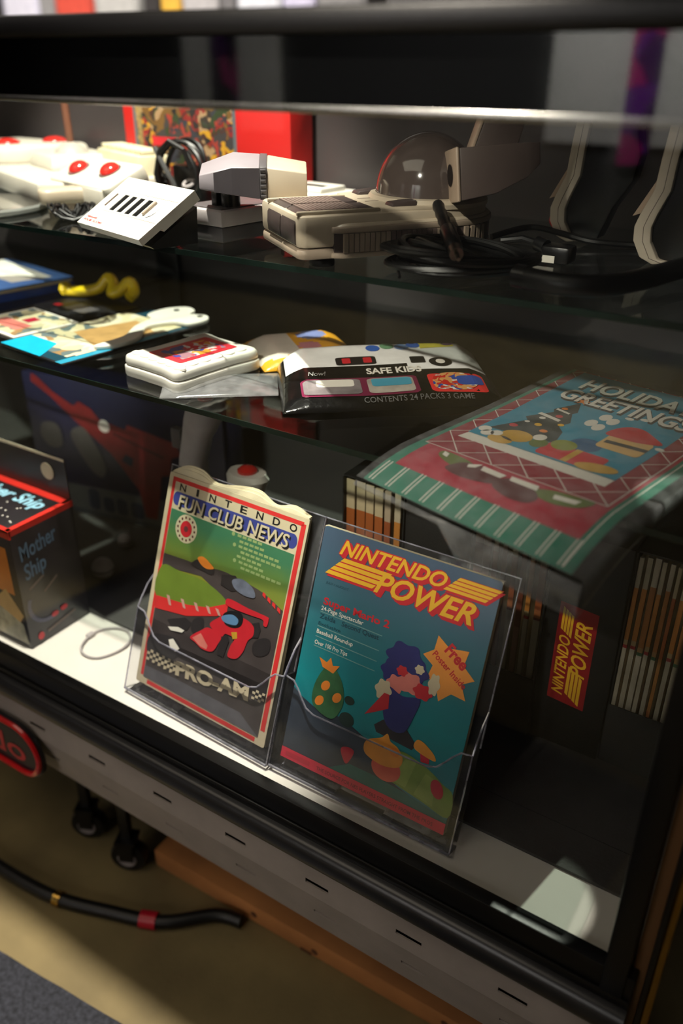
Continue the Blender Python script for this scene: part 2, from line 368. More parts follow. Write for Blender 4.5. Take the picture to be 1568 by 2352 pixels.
# lower rail: black channel, rounded bumper, slotted steel panel
g = G(); g.box(XL, -0.03, -0.010, 0.006, -0.034, 0.006); g.box(XL, -0.03, -0.013, -0.010, -0.034, -0.022)
g.build('glass_channel', 'black', case, bevel=0.0015)
prof = [(-0.010, -0.063), (-0.022, -0.062), (-0.025, -0.055), (-0.025, -0.044), (-0.023, -0.037), (-0.017, -0.033), (-0.010, -0.032)]
G().loft([[(x, y, z) for y, z in prof] for x in (XL, -0.03)]).build('bumper_rail', mat('dark_rubber_rail', rgb(40, 40, 42), 0.3), case, smooth=True, angle=50)
def slotted(name, z0, z1, zs, y, M, m, phase):
    """steel strip with a row of rectangular slots, dark hollow behind"""
    g = G(); t_ = 0.002; h = 0.0035; xs = [phase - 0.118 * k for k in range(0, 17)]
    g.box(XL, -0.036, y, y + t_, z0, zs - h, 0, M); g.box(XL, -0.036, y, y + t_, zs + h, z1, 0, M)
    edge = -0.036
    for x in xs:
        if x - .016 < XL: break
        g.box(x + 0.0155, edge, y, y + t_, zs - h, zs + h, 0, M); edge = x - 0.0155
    g.box(XL, edge, y, y + t_, zs - h, zs + h, 0, M)
    g.box(XL, -0.036, y + 0.006, y + 0.007, z0, z1, 1, M)
    return g.build(name, [m, 'black'], case)
slotted('slotted_panel', -0.124, -0.062, -0.103, -0.012, None, 'grey', -0.133)
Mb = at(0, -0.012, -0.124, rx=15)
slotted('lower_slotted_panel', -0.089, 0.0, -0.044, 0.0, Mb, 'grey', -0.130)
G().box(XL, -0.036, 0.022, DEP, -0.205, -0.19).build('underside', 'black', case)
for x in (-1.9, -0.08):
    for y in (0.06, DEP - 0.04): G().box(x - .02, x + .02, y - .02, y + .02, -0.45, -0.205).build('leg', 'black', case, bevel=0.003)

# red oval sign on the slotted panel
t = thing('sign', 'red outlined rounded sign with red lettering hanging on the grey base at left', 'sign', (-1.02, -0.017, -0.150))
M = at(0, 0, 0, rx=90)
G().prism(rrect(-0.19, -0.052, 0.19, 0.045, 0.046, 8), 0, 0.006, M=M).build('plate', 'blackink', t)
g = G(); g.tube([(p[0], -0.0075, p[1]) for p in rrect(-0.184, -0.047, 0.184, 0.040, 0.043, 8)], 0.0045, 8, closed=True)
g.build('outline_tube', mat('red_sign_tube', rgb(214, 28, 34), 0.25, coat=.4), t, smooth=True)
g = G(); put(g, text('Nintendo', 0.042, 0.012, 0.0, 0.30), -0.148, -0.028, 0.0065, 0, 0, M)
g.build('lettering', 'redink', t)

# glass shelves
def shelf(name, y0, ztop, label):
    t = thing(name, label, 'shelf', (0, 0, ztop))
    G().box(XL + .01, -0.062, y0 + .0015, DEP - 0.004, -0.006, 0).build('pane', 'shelfglass', t)
    G().box(XL + .01, -0.062, y0, y0 + .0014, -0.006, 0).build('front_edge', 'glassedge', t)
    for x in (-1.9, -1.08, -0.12):
        G().box(x - .012, x + .012, 0.30, DEP - 0.002, -0.016, -0.0065).build('bracket', 'black', t, bevel=0.001)
shelf('glass_shelf', 0.17, 0.535, 'upper glass shelf carrying the game controllers and the domed unit')
shelf('glass_shelf', 0.09, 0.391, 'lower glass shelf carrying the snack bag and greeting folder')

# ------------------------------------------------------------------ magazines in clear stands
def stand_and_cover(loc, yaw, W, H, side):
    """clear acrylic stand tilted back 20 degrees; local y runs up the cover, z towards the viewer"""
    st = thing('magazine_stand', 'clear acrylic stand holding the %s' % side, 'stand', loc, (70, 0, yaw), 'clear magazine stands')
    a, b = -0.009, W + 0.013
    G().box(a, b, -0.006, H + 0.006, -0.0125, -0.0095).build('back_panel', 'acrylic', st, bevel=0.0006)
    lip = [(a, -0.012)] + [(b, -0.012), (b, 0.098), (b - 0.012, 0.096)] + [(b - .02, .088), (b - .026, .080), (b - 0.034, 0.071), (b - .045, .067)] + [(a + .045, .067), (a + 0.034, 0.071), (a + .026, .080), (a + .02, .088), (a + 0.012, 0.096), (a, 0.098)]
    G().prism(lip, 0.0075, 0.0095).build('pocket_front', 'acrylic', st)
    for x in (a, b - 0.0025):
        G().box(x, x + .0025, -0.012, 0.098, -0.0095, 0.0075).build('pocket_side', 'acrylic', st)
    G().box(a, b, -0.0145, -0.012, -0.0125, 0.0095).build('pocket_floor', 'acrylic', st, bevel=0.0005)
    g = G(); g.tube([(p[0], p[1], 0.0085) for p in lip[2:]], 0.0011, 6)
    for x in (a, b): g.tube([(x, 0.098, 0.0085), (x, 0.110, 0.005), (x, 0.128, -0.002), (x, 0.140, -0.011)], 0.0011, 6); g.tube([(x, -0.012, 0.0085), (x, 0.098, 0.0085)], 0.0009, 6)
    g.tube([(a, -.0125, .009), (b, -.0125, .009)], 0.0016, 6)
    g.tube([(b, 0.10, -.011), (b, H + .006, -.011), (a, H + .006, -.011), (a, 0.10, -.011)], 0.0011, 6)
    g.build('rim', 'rim', st, smooth=True)
    def w2l(dy, dz): return (dy * .342 + dz * .9397, -dy * .9397 + dz * .342)
    z0 = -loc[2] + 0.0004
    ft = [w2l(-0.004, z0), w2l(0.045, z0), w2l(0.045, z0 + .0022), w2l(-0.003, z0 + .0022)]
    for x0, x1 in ((a + .01, a + .085), (b - .085, b - .01)):
        g = G(); g.add([(x0, p[0], p[1]) for p in ft] + [(x1, p[0], p[1]) for p in ft], [(0, 1, 2, 3), (7, 6, 5, 4), (0, 4, 5, 1), (1, 5, 6, 2), (2, 6, 7, 3), (3, 7, 4, 0)])
        g.build('foot', 'rim', st)
    return st
PL, FL = (-0.449, 0.034, 0.0155), (-0.685, 0.040, 0.0155)
PW, PH, FW, FH = 0.208, 0.275, 0.2135, 0.277
stand_and_cover(PL, 0, PW, PH, 'teal magazine')
stand_and_cover(FL, -2.4, FW, FH, 'green and red racing magazine')

def power_logo(g, Wd, Hh, M, z, yl, rd):
    """slanted two line masthead with speed stripes; coordinates 0..1 over the masthead box"""
    def Q(pts): return [(p[0] * Wd, p[1] * Hh) for p in pts]
    sh = 0.22
    def par(x0, x1, y0, y1): return [(x0, y0), (x1, y0), (x1 + (y1 - y0) * sh, y1), (x0 + (y1 - y0) * sh, y1)]
    dx, dy = 0.013, -0.05
    a = par(0.0, 0.31, 0.055, 0.56); b = par(0.72, 0.96, 0.60, 0.98)
    for q in (a, b):
        g.sheet(Q([(p[0] + dx * .2, p[1]) for p in q]), z, rd, M)
        g.sheet(Q([(p[0] + dx, p[1] + dy) for p in q]), z - D * .5, rd, M)
    for q, n in ((a, 4), (b, 4)):
        y0, y1 = q[0][1], q[2][1]; st = (y1 - y0) / n
        for k in range(n):
            ya = y0 + k * st + st * .10; yb = y0 + (k + 1) * st - st * .12
            xa = q[0][0] + (ya - y0) * sh; xb = q[1][0] + (ya - y0) * sh
            g.sheet(Q([(xa, ya), (xb, ya), (xb + (yb - ya) * sh, yb), (xa + (yb - ya) * sh, yb)]), z + D, yl, M)
    for s_, x, y, h, wd in (('NINTENDO', 0.07, 0.625, 0.365, 0.665), ('POWER', 0.325, 0.03, 0.50, 0.60)):
        for k, (ox, oy) in enumerate(((0.02, -0.07), (0.012, -0.045), (-0.006, 0.012), (0.0, -0.02))):
            put(g, text(s_, h * Hh, 0.045, 0.35, wd * Wd), (x + ox) * Wd, (y + oy) * Hh, z + D * (.2 + .15 * k), rd, 0, M)
        put(g, text(s_, h * Hh, 0.022, 0.35, wd * Wd), x * Wd, y * Hh, z + D * 1.6, yl, 0, M)

# --- teal magazine
mg = thing('magazine', 'teal magazine with yellow slanted masthead and orange starburst in the right stand', 'magazine', PL, (70, 0, 0), 'magazines on show in stands')
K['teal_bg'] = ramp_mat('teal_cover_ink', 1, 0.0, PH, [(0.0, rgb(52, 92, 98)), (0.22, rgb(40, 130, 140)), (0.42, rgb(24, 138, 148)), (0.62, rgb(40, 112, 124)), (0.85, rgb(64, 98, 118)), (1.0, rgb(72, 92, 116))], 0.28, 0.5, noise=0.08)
G().box(0, PW, 0.0, PH, -0.0075, -0.0008).build('pages', 'paper', mg)
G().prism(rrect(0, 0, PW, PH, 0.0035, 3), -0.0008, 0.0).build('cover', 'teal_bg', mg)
def U(pts): return [(p[0] * PW, p[1] * PH) for p in pts]
g = G(); power_logo(g, 0.92 * PW, 0.166 * PH, at(0.052 * PW, 0.806 * PH, 0), 3 * D, 0, 1)
g.build('masthead', ['yellow', 'redink'], mg)
g = G()
lines = [('Super Mario 2', .078, .690, .40, .030, 0, .03), ('24-Page Spectacular', .072, .664, .26, .018, 1, .012), ('Zelda', .072, .630, .10, .020, 2, .02), ('Second Quest', .21, .630, .225, .020, 2, .02), ('Exclusive', .072, .602, .14, .014, 2, .01),
         ('Baseball Roundup', .072, .566, .225, .018, 1, .012), ('Over 100 Pro Tips', .072, .520, .205, .018, 1, .012)]
for s_, x, y, wd, h, mi, b in lines: put(g, text(s_, h * PH, b, 0, wd * PW), x * PW, y * PH, D, mi)
for y in (.655, .594, .550, .510): g.sheet(U([(.07, y), (.45, y - .006), (.45, y - .002), (.07, y + .004)]), D, 3)
put(g, text('JULY / AUGUST', .010 * PH, .005, 0, .14 * PW), .07 * PW, .775 * PH, D, 2)
g.build('cover_lines', ['redink', 'whiteink', 'tealdark', mat('pale_teal_rule', rgb(110, 150, 150), .4)], mg)
# cover picture: hills, gourds, mushroom, turnips; plain shapes stand where the photograph shows characters
g = G()
hill_l = U(spline([(0, 0.31), (.06, .28), (.15, .262), (.30, .262), (.40, .25), (.47, .232), (.52, .20), (.56, .04), (0, .04)], 5))
g.sheet(U([(0, .045), (0, .31), (.06, .285), (.15, .262), (.30, .268), (.40, .25), (.48, .228), (.56, .17), (.70, .10), (.85, .075), (.86, .045)]), D, 0)
g.sheet(U([(.30, .045), (.42, .10), (.56, .10), (.75, .09), (1, .06), (1, .045)]), D * 1.5, 1)
g.sheet(U(spline([(.60, .12), (.64, .22), (.70, .243), (.78, .235), (.87, .214), (.94, .188), (1.0, .165), (1.0, .07), (.86, .085), (.70, .105)], 4)), D * 2, 2)
g.sheet(U([(.66, .115), (.72, .22), (.78, .225), (.75, .11)]), D * 2.5, 3); g.sheet(U([(.80, .10), (.84, .20), (.90, .19), (.91, .085)]), D * 2.5, 3)
g.build('cover_hills', [mat('slate_hill_ink', rgb(52, 62, 76), .4, var=.2), mat('teal_hill_ink', rgb(36, 104, 98), .4, var=.2), mat('green_hill_ink', rgb(128, 152, 66), .4, var=.25), mat('lime_hill_ink', rgb(150, 170, 82), .4, var=.25)], mg)
g = G()
g.sheet(U(ell(.625, .15, .085, .052)), D * 3, 0); g.sheet(U(spline([(.50, .235), (.478, .205), (.50, .17), (.60, .155), (.69, .175), (.705, .215), (.665, .25), (.62, .262), (.595, .287), (.565, .262)], 5)), D * 4, 1)
g.sheet(U(ell(.655, .228, .028, .018)), D * 5, 2)
g.sheet(U(spline([(.36, .155), (.355, .135), (.385, .100), (.405, .098), (.425, .13), (.43, .158), (.40, .165)], 4)), D * 3, 3)
g.sheet(U(ell(.915, .16, .042, .030, -40)), D * 4, 3)
g.sheet(U(spline([(.745, .288), (.76, .315), (.80, .312), (.86, .285), (.875, .262), (.83, .262), (.765, .272)], 4)), D * 4, 1); g.sheet(U([(.785, .275), (.84, .268), (.845, .24), (.80, .236)]), D * 3, 3)
g.build('cover_vegetables', [mat('salmon_ink', rgb(222, 92, 74), .4, var=.2, scale=30), mat('amber_ink', rgb(232, 150, 52), .4, var=.2, scale=30), 'orange', mat('rose_ink', rgb(198, 40, 60), .4)], mg)
g = G()   # a plain blue pot with a bunch of round blossoms fills the middle of the cover
g.sheet(U(spline([(.53, .47), (.545, .36), (.60, .31), (.68, .32), (.715, .40), (.725, .47), (.63, .455)], 4)), D * 5, 0)
for x, y, rx, ry, mi, k in ((.60, .60, .10, .06, 0, 4), (.66, .565, .08, .05, 0, 4.2), (.545, .535, .06, .045, 0, 4.4), (.655, .515, .065, .04, 1, 4.6), (.58, .49, .05, .035, 1, 4.8), (.73, .50, .05, .03, 2, 5.2), (.52, .45, .045, .04, 3, 5.4), (.78, .545, .03, .042, 3, 5.4), (.60, .55, .03, .02, 2, 5.5), (.69, .58, .025, .018, 3, 5.6)):
    g.sheet(U([(x + rx * (1 + .12 * math.cos(6 * a)) * math.cos(a), y + ry * (1 + .12 * math.cos(6 * a)) * math.sin(a)) for a in [2 * math.pi * q / 36 for q in range(36)]]), D * k, mi)
g.sheet(U([(.53, .44), (.445, .325), (.52, .36), (.57, .385), (.56, .44)]), D * 6, 2)
g.sheet(U([(.555, .335), (.69, .335), (.76, .29), (.74, .265), (.53, .275), (.51, .30)]), D * 3.5, 4)
g.build('cover_ornament', ['navy', 'pinkink', 'redink', 'creamink', mat('dark_base_ink', rgb(44, 40, 46), .4)], mg)
g = G()
g.sheet(U(spline([(.14, .27), (.12, .34), (.15, .42), (.20, .46), (.26, .43), (.30, .38), (.31, .31), (.26, .245)], 4)), D * 4, 0)
for x, y in ((.19, .37), (.27, .34), (.17, .30)): g.sheet(U(ell(x, y, .028, .020, 30)), D * 5, 1)
g.sheet(U([(.15, .44), (.12, .475), (.17, .465), (.19, .49), (.21, .46), (.25, .47), (.22, .43)]), D * 5, 1); g.sheet(U(ell(.345, .35, .03, .018)), D * 4, 2); g.sheet(U(ell(.35, .27, .045, .03)), D * 4, 2)
g.build('cover_bush', [mat('bush_green_ink', rgb(56, 104, 66), .4, var=.35, scale=60), 'orange', mat('bush_dark_ink', rgb(34, 58, 52), .4)], mg)
burst = []
for k in range(9):
    pts = [(.746, .733), (.815, .70), (.917, .714), (.905, .655), (.975, .615), (.915, .585), (.953, .53), (.875, .535), (.818, .49), (.79, .545), (.735, .565), (.75, .615), (.688, .644), (.74, .675)]
g = G(); g.sheet(U(pts), D * 3, 0)
put(g, text('Free', .046 * PH, .035, 0, .13 * PW), .792 * PW, .685 * PH, D * 4, 1, -31); put(g, text('Poster Inside', .026 * PH, .02, 0, .225 * PW), .735 * PW, .655 * PH, D * 4, 1, -31)
g.build('starburst', [mat('burst_ink', rgb(236, 150, 62), .4, var=.1), 'redink'], mg)
g = G(); g.sheet(U([(0, .0), (1, .0), (1, .046), (0, .046)]), D * 6, 0); g.sheet(U([(.03, .012), (.19, .012), (.19, .032), (.03, .032)]), D * 7, 2)
put(g, text('THE SOURCE FOR NES PLAYERS STRAIGHT FROM THE PROS', .016 * PH, .006, 0, .70 * PW), .235 * PW, .014 * PH, D * 7, 1)
g.build('footer_strip', [mat('raspberry_ink', rgb(222, 40, 70), .4), mat('plum_ink', rgb(120, 24, 50), .4), mat('raspberry_ink_dark', rgb(200, 36, 62), .4)], mg)

# --- racing magazine
mf = thing('magazine', 'white magazine with red border, blue pill masthead and red racing car in the left stand', 'magazine', FL, (70, 0, -2.4), 'magazines on show in stands')
def V(pts): return [(p[0] * FW, p[1] * FH) for p in pts]
top = spline([(0.0, FH + .002), (.02, FH + .012), (.045, FH + .012), (.07, FH + .003), (.11, FH + .010), (.135, FH + .011), (.16, FH + .002), (.185, FH + .008), (FW - .004, FH + .002)], 5, closed=False)
G().box(0.001, FW - .001, 0, FH - .001, -.0042, -.002).build('gap_shade_layer', 'blackink', mf)  # black layer painting the shade in the gap between cover and pages
for k, (z0, z1, sc) in enumerate(((-0.0095, -0.0078, 1.0), (-0.0078, -0.006, .85), (-.006, -.0042, .6))):
    G().prism([(0, 0), (FW, 0)] + [(p[0], FH - .002 + (p[1] - FH + .002) * sc) for p in top[::-1]], z0, z1).build('page_block', 'paper', mf)
G().prism(rrect(0, 0, FW, FH, 0.003, 3), -0.002, -0.0).build('cover', 'creamink', mf)
g = G()
for q in ([(.03, .965), (.97, .965), (.97, .983), (.03, .983)], [(.03, .04), (.052, .04), (.052, .983), (.03, .983)], [(.955, .07), (.985, .07), (.985, .975), (.955, .975)], [(.09, .008), (.93, .008), (.93, .028), (.09, .028)]): g.sheet(V(q), D, 0)
g.build('red_border', 'redline', mf)
g = G()
for i, ch in enumerate('NINTENDO'): put(g, text(ch, .032 * FH, .02, 0, .048 * FW if ch != 'I' else .018 * FW, align='C'), (.115 + i * .1135) * FW, .931 * FH, D, 0)
g.build('masthead_letters', 'blackink', mf)
g = G(); g.sheet(V(rrect(.054, .862, .95, .923, .03, 6)), D, 0)
for q in ('FUN CLUB NEWS',):
    put(g, text(q, .058 * FH, .03, .1, .80 * FW), .108 * FW, .852 * FH, D * 2, 2); put(g, text(q, .058 * FH, .015, .1, .80 * FW), .098 * FW, .858 * FH, D * 3, 1)
g.build('masthead_pill', [mat('pill_blue_ink', rgb(58, 66, 140), .4), 'creamink', 'blackink'], mf)
K['fungreen'] = ramp_mat('green_sky_ink', 1, .5 * FH, .85 * FH, [(0, rgb(136, 130, 34)), (.35, rgb(132, 132, 42)), (.7, rgb(96, 126, 60)), (1, rgb(62, 118, 86))], 0.4, 0.2, noise=.25)
g = G(); g.sheet(V([(.055, .035), (.948, .035), (.948, .842), (.055, .842)]), D, 0)
g.build('picture_ground', 'fungreen', mf)
g = G()
g.sheet(V(spline([(.055, .633), (.20, .640), (.36, .646), (.50, .660), (.63, .655), (.80, .64), (.948, .60)], 4, False) + [(.948, .20), (.055, .20), (.055, .42)] + [(.40, .45), (.56, .50), (.50, .56), (.36, .60), (.20, .585), (.055, .579)]), D * 2, 0)
g.sheet(V([(.055, .035), (.948, .035), (.948, .32), (.055, .32)]), D * 2, 0); g.sheet(V([(.055, .035), (.948, .035), (.80, .10), (.30, .10), (.055, .09)]), D * 3, 4)
g.sheet(V(spline([(.055, .575), (.20, .582), (.38, .585), (.52, .56), (.575, .53), (.53, .50), (.38, .455), (.055, .425)], 4)), D * 3, 1)
g.sheet(V([(.055, .432), (.055, .372), (.30, .40), (.52, .46), (.585, .49), (.585, .535), (.45, .48), (.30, .452)]), D * 4, 2)
for x in (.16, .27, .37, .46, .53): g.sheet(V([(x, .40 + (x - .055) * .14), (x + .02, .40 + (x - .055) * .14), (x - .005, .445 + (x - .055) * .1), (x - .03, .445 + (x - .055) * .1)]), D * 5, 3)
for k in range(4): g.sheet(V([(.80 + k * .037, .645 - k * .012), (.82 + k * .037, .64 - k * .012), (.825 + k * .037, .62 - k * .012), (.80 + k * .037, .63 - k * .012)]), D * 5, 2)
g.build('racetrack', [mat('asphalt_ink', rgb(70, 62, 62), .4, var=.2, scale=30), mat('meadow_ink', rgb(106, 128, 46), .4), 'redline', mat('kerb_pale_ink', rgb(196, 150, 140), .4), mat('grey_tarmac_ink', rgb(96, 94, 100), .4, var=.25, scale=40)], mf)
g = G()
for q, mi, k in (
    ([(0.169,0.347),(0.299,0.392),(0.355,0.381),(0.327,0.339),(0.217,0.313)], 2, 5.0),
    ([(0.354,0.388),(0.394,0.42),(0.437,0.419),(0.436,0.379),(0.392,0.345),(0.359,0.349)], 2, 5.2),
    ([(0.769,0.497),(0.814,0.514),(0.833,0.485),(0.825,0.447),(0.788,0.439)], 2, 5.2),
    ([(0.805,0.422),(0.861,0.458),(0.908,0.457),(0.911,0.407),(0.855,0.373),(0.806,0.38)], 2, 5.4),
    ([(0.061,0.245),(0.243,0.279),(0.303,0.248),(0.275,0.19),(0.152,0.15),(0.056,0.156)], 2, 5.0),
    ([(0.583,0.641),(0.649,0.661),(0.729,0.642),(0.753,0.606),(0.678,0.597),(0.607,0.61)], 8, 5.6),
    ([(0.503,0.645),(0.6,0.664),(0.665,0.619),(0.59,0.592),(0.508,0.602)], 2, 5.4),
    ([(0.274,0.635),(0.324,0.67),(0.358,0.646),(0.441,0.651),(0.433,0.627),(0.36,0.628)], 2, 5.4),
    ([(0.313,0.673),(0.354,0.687),(0.418,0.668),(0.44,0.654),(0.39,0.642),(0.342,0.652)], 7, 5.8),
    ([(0.57,0.552),(0.614,0.558),(0.718,0.552),(0.856,0.551),(0.871,0.543),(0.867,0.51),(0.843,0.51),(0.831,0.531),(0.717,0.526),(0.579,0.525)], 0, 6.0),
    ([(0.484,0.416),(0.546,0.464),(0.574,0.485),(0.701,0.503),(0.78,0.488),(0.791,0.447),(0.762,0.415),(0.745,0.361),(0.707,0.319),(0.647,0.313),(0.655,0.365),(0.671,0.4),(0.605,0.403),(0.582,0.382),(0.524,0.392)], 0, 6.2),
    ([(0.572,0.379),(0.625,0.402),(0.638,0.38),(0.618,0.3),(0.572,0.299)], 2, 6.6),
    ([(0.36,0.318),(0.432,0.37),(0.482,0.396),(0.577,0.384),(0.566,0.344),(0.535,0.301),(0.462,0.291),(0.407,0.305)], 0, 6.8),
    ([(0.378,0.32),(0.433,0.357),(0.497,0.316),(0.493,0.298),(0.44,0.298)], 3, 7.2),
    ([(0.564,0.479),(0.611,0.509),(0.679,0.519),(0.706,0.498),(0.697,0.463),(0.65,0.442),(0.589,0.444)], 1, 7.2),
    ([(0.56,0.471),(0.623,0.496),(0.673,0.488),(0.667,0.461),(0.609,0.45),(0.568,0.454)], 4, 7.6),
    ([(0.643,0.421),(0.681,0.432),(0.69,0.406),(0.661,0.394)], 5, 7.4),
    ([(0.205,0.26),(0.238,0.274),(0.298,0.243),(0.272,0.221),(0.225,0.231)], 6, 7.0),
    ([(0.183,0.317),(0.26,0.336),(0.311,0.334),(0.296,0.319),(0.207,0.306)], 6, 7.0),
):
    g.sheet(V(spline(q, 4) if len(q) > 5 else q), D * k, mi)
g.build('racing_car', ['redink', 'blackink', mat('tyre_ink', rgb(44, 40, 42), .4), 'pinkink', mat('visor_ink', rgb(90, 130, 170), .4), 'gold', 'whiteink', 'orange', mat('silver_car_ink', rgb(104, 110, 128), .4, var=.3, scale=90)], mf)
g = G(); g.sheet(V(ell(.19, .775, .083, .064)), D * 2, 0); g.sheet(V(ell(.19, .775, .044, .036)), D * 3, 1); g.sheet(V(ell(.19, .775, .016, .013)), D * 4, 2)
for k in range(14):
    a = 2 * math.pi * k / 14; g.sheet(V(ell(.19 + .064 * math.cos(a), .775 + .050 * math.sin(a), .007, .006, 0, 8)), D * 3, 2)
g.build('round_seal', ['creamink', 'redink', 'maroonbrown'], mf)
g = G(); y = .828
for k, (x0, x1) in enumerate(((.56, .74), (.58, .76), (.58, .86), (.60, .90), (.58, .76), (.60, .80), (.62, .90))):
    if k in (0, 2, 5): g.sheet(V(ell(x0 - .03, y + .005, .012, .009, 0, 8)), D * 2, 0)
    n = int((x1 - x0) / .035)
    for j in range(n): g.sheet(V([(x0 + j * .036, y), (x0 + j * .036 + .028, y), (x0 + j * .036 + .028, y + .011), (x0 + j * .036, y + .011)]), D * 2, 0)
    y -= .0215
g.build('small_print', mat('pale_green_ink', rgb(150, 168, 110), .4), mf)
g = G(); put(g, text('PRO-AM', .062 * FH, .05, 0, .545 * FW), .300 * FW, .122 * FH, D * 8, 0, 6.5)
for k in range(18):
    for j in range(4):
        if (k + j) % 2 == 0 and k < 10: x = .06 + k * .024; g.sheet(V([(x, .122 + j * .014 + k * -.001), (x + .022, .122 + j * .014), (x + .022, .135 + j * .014), (x, .135 + j * .014)]), D * 8, 0)
        if (k + j) % 2 == 0 and 13 < k: x = .86 + (k - 14) * .022; g.sheet(V([(x, .185 + j * .012), (x + .02, .185 + j * .012), (x + .02, .196 + j * .012), (x, .196 + j * .012)]), D * 8, 0)
g.build('title_lettering', 'creamink', mf)

# ------------------------------------------------------------------ greeting folder in a clear sleeve
CW, CL = 0.2156, 0.363
gf = thing('greeting_folder', 'teal, red and green holiday greeting folder in clear sleeve overhanging the lower shelf', 'folder', (-0.359, 0.058, 0.3930), (0, 0, -11.2))
def sag(x, y):    # the front of the folder droops over the shelf edge
    f = max(0.0, (0.075 - y)) / 0.075
    return -0.012 * f * f - 0.008 * f * max(0, x / CW) + 0.004 * max(0, (y - .2)) / .16
def draped(g, pts, z, mi, n=8):
    """printed shape cut finely so that it follows the droop"""
    bm = bmesh.new(); bm.faces.new([bm.verts.new((p[0], p[1], 0)) for p in pts]); bmesh.ops.triangulate(bm, faces=bm.faces)
    ys = [0.0, .0125, .025, .0375, .05, .0625, .075, .2]
    for y in ys:
        bmesh.ops.bisect_plane(bm, geom=bm.verts[:] + bm.edges[:] + bm.faces[:], plane_co=(0, y, 0), plane_no=(0, 1, 0))
    for x in (.054, .108, .162): bmesh.ops.bisect_plane(bm, geom=bm.verts[:] + bm.edges[:] + bm.faces[:], plane_co=(x, 0, 0), plane_no=(1, 0, 0))
    bm.verts.index_update()
    for f in bm.faces:
        if f.calc_center_median() and f.normal.z < 0: f.normal_flip()
    g.add([(v.co.x, v.co.y, z + sag(v.co.x, v.co.y)) for v in bm.verts], [[v.index for v in f.verts] for f in bm.faces], mi); bm.free()
def Cq(pts): return [(p[0] * CW, p[1] * CL) for p in pts]
Z0 = 0.0030
g = G()
nx, ny = 8, 24
for k, zz in ((0, Z0 - .0012), (1, Z0)):
    pass
vs = []; fs = []
for zz in (Z0 - .0014, Z0):
    for j in range(ny + 1):
        for i in range(nx + 1):
            x, y = CW * i / nx, CL * j / ny; vs.append((x, y, zz + sag(x, y)))
n1 = (nx + 1) * (ny + 1); I = lambda i, j, k: k * n1 + j * (nx + 1) + i
for j in range(ny):
    for i in range(nx): fs += [(I(i, j, 1), I(i + 1, j, 1), I(i + 1, j + 1, 1), I(i, j + 1, 1)), (I(i, j, 0), I(i, j + 1, 0), I(i + 1, j + 1, 0), I(i + 1, j, 0))]
for i in range(nx): fs += [(I(i, 0, 0), I(i + 1, 0, 0), I(i + 1, 0, 1), I(i, 0, 1)), (I(i, ny, 1), I(i + 1, ny, 1), I(i + 1, ny, 0), I(i, ny, 0))]
for j in range(ny): fs += [(I(0, j, 1), I(0, j + 1, 1), I(0, j + 1, 0), I(0, j, 0)), (I(nx, j, 0), I(nx, j + 1, 0), I(nx, j + 1, 1), I(nx, j, 1))]
G().add(vs, fs).build('card', 'green', gf)
g = G()
for k in range(11):
    for o_ in (0, .017):
        x = .018 + k * .0915 + o_
        draped(g, Cq([(x, 0.004), (x + .006, 0.004), (x + .004, .086), (x - .002, .086)]), Z0 + D, 0)
for k in range(17):
    for o_ in (0, .010):
        y = .10 + k * .054 + o_
draped(g, Cq([(.955, .005), (.961, .005), (.961, 1.0), (.955, 1.0)]), Z0 + D, 0)
g.build('border_stripes', 'whiteink', gf)
g = G(); draped(g, Cq([(.05, .084), (.938, .084), (.938, .998), (.05, .998)]), Z0 + D, 0); g.build('red_ground', 'crimson', gf)
g = G(); draped(g, Cq([(.026, .222), (.918, .222), (.918, .998), (.026, .998)]), Z0 + 2 * D, 0); g.build('lattice_ground', 'crimson2', gf)
g = G()
def clipline(p, q, wd=.0011):
    d = (Vector(q) - Vector(p)); n_ = Vector((-d.y, d.x)).normalized() * wd / 2
    draped(g, [tuple(Vector(p) - n_), tuple(Vector(q) - n_), tuple(Vector(q) + n_), tuple(Vector(p) + n_)], Z0 + 3 * D, 0)
xa, xb, ya, yb = .026 * CW, .918 * CW, .222 * CL, .998 * CL
s_ = .0386
for k in range(-15, 30):       # two families of slanting lattice lines clipped to the panel
    for sl in (1.0, -1.0):
        c0 = xa + k * s_ * 1.0; pts = []
        for y in (ya, yb):
            pts.append((c0 + sl * (y - ya), y))
        (x1, y1), (x2, y2) = pts
        def cl(x1, y1, x2, y2):
            t0, t1 = 0, 1; dx = x2 - x1
            for lim, sg in ((xa, 1), (xb, -1)):
                a, b = (x1 - lim) * sg, (x2 - lim) * sg
                if a < 0 and b < 0: return None
                if a < 0: t0 = max(t0, a / (a - b))
                if b < 0: t1 = min(t1, a / (a - b))
            if t1 <= t0: return None
            return (x1 + dx * t0, y1 + (y2 - y1) * t0), (x1 + dx * t1, y1 + (y2 - y1) * t1)
        r_ = cl(x1, y1, x2, y2)
        if r_: clipline(*r_)
clipline((xa, ya), (xb, ya)); clipline((xb, ya), (xb, yb))
g.build('lattice_lines', 'whiteink', gf)
g = G(); draped(g, Cq([(.095, .355), (.828, .355), (.828, .99), (.075, .99)]), Z0 + 4 * D, 0); draped(g, Cq([(.09, .312), (.826, .308), (.826, .358), (.10, .356)]), Z0 + 4 * D, 1)
g.build('blue_panel', ['blueink', 'whiteink'], gf)
g = G()
for body_, x, y, h, wd in (('HOLIDAY', .165, .86, .088, .60), ('GREETINGS', .145, .755, .085, .67)):
    put(g, text(body_, h * CL, .045, 0, wd * CW), (x + .012) * CW, (y - .010) * CL, Z0 + 5 * D, 1, func=sag); put(g, text(body_, h * CL, .025, 0, wd * CW), x * CW, y * CL, Z0 + 6 * D, 0, func=sag)
g.build('greeting_lettering', ['whiteink', 'blackink'], gf)
g = G()   # decorated tree with coloured baubles and parcels (plain festive stand-ins)
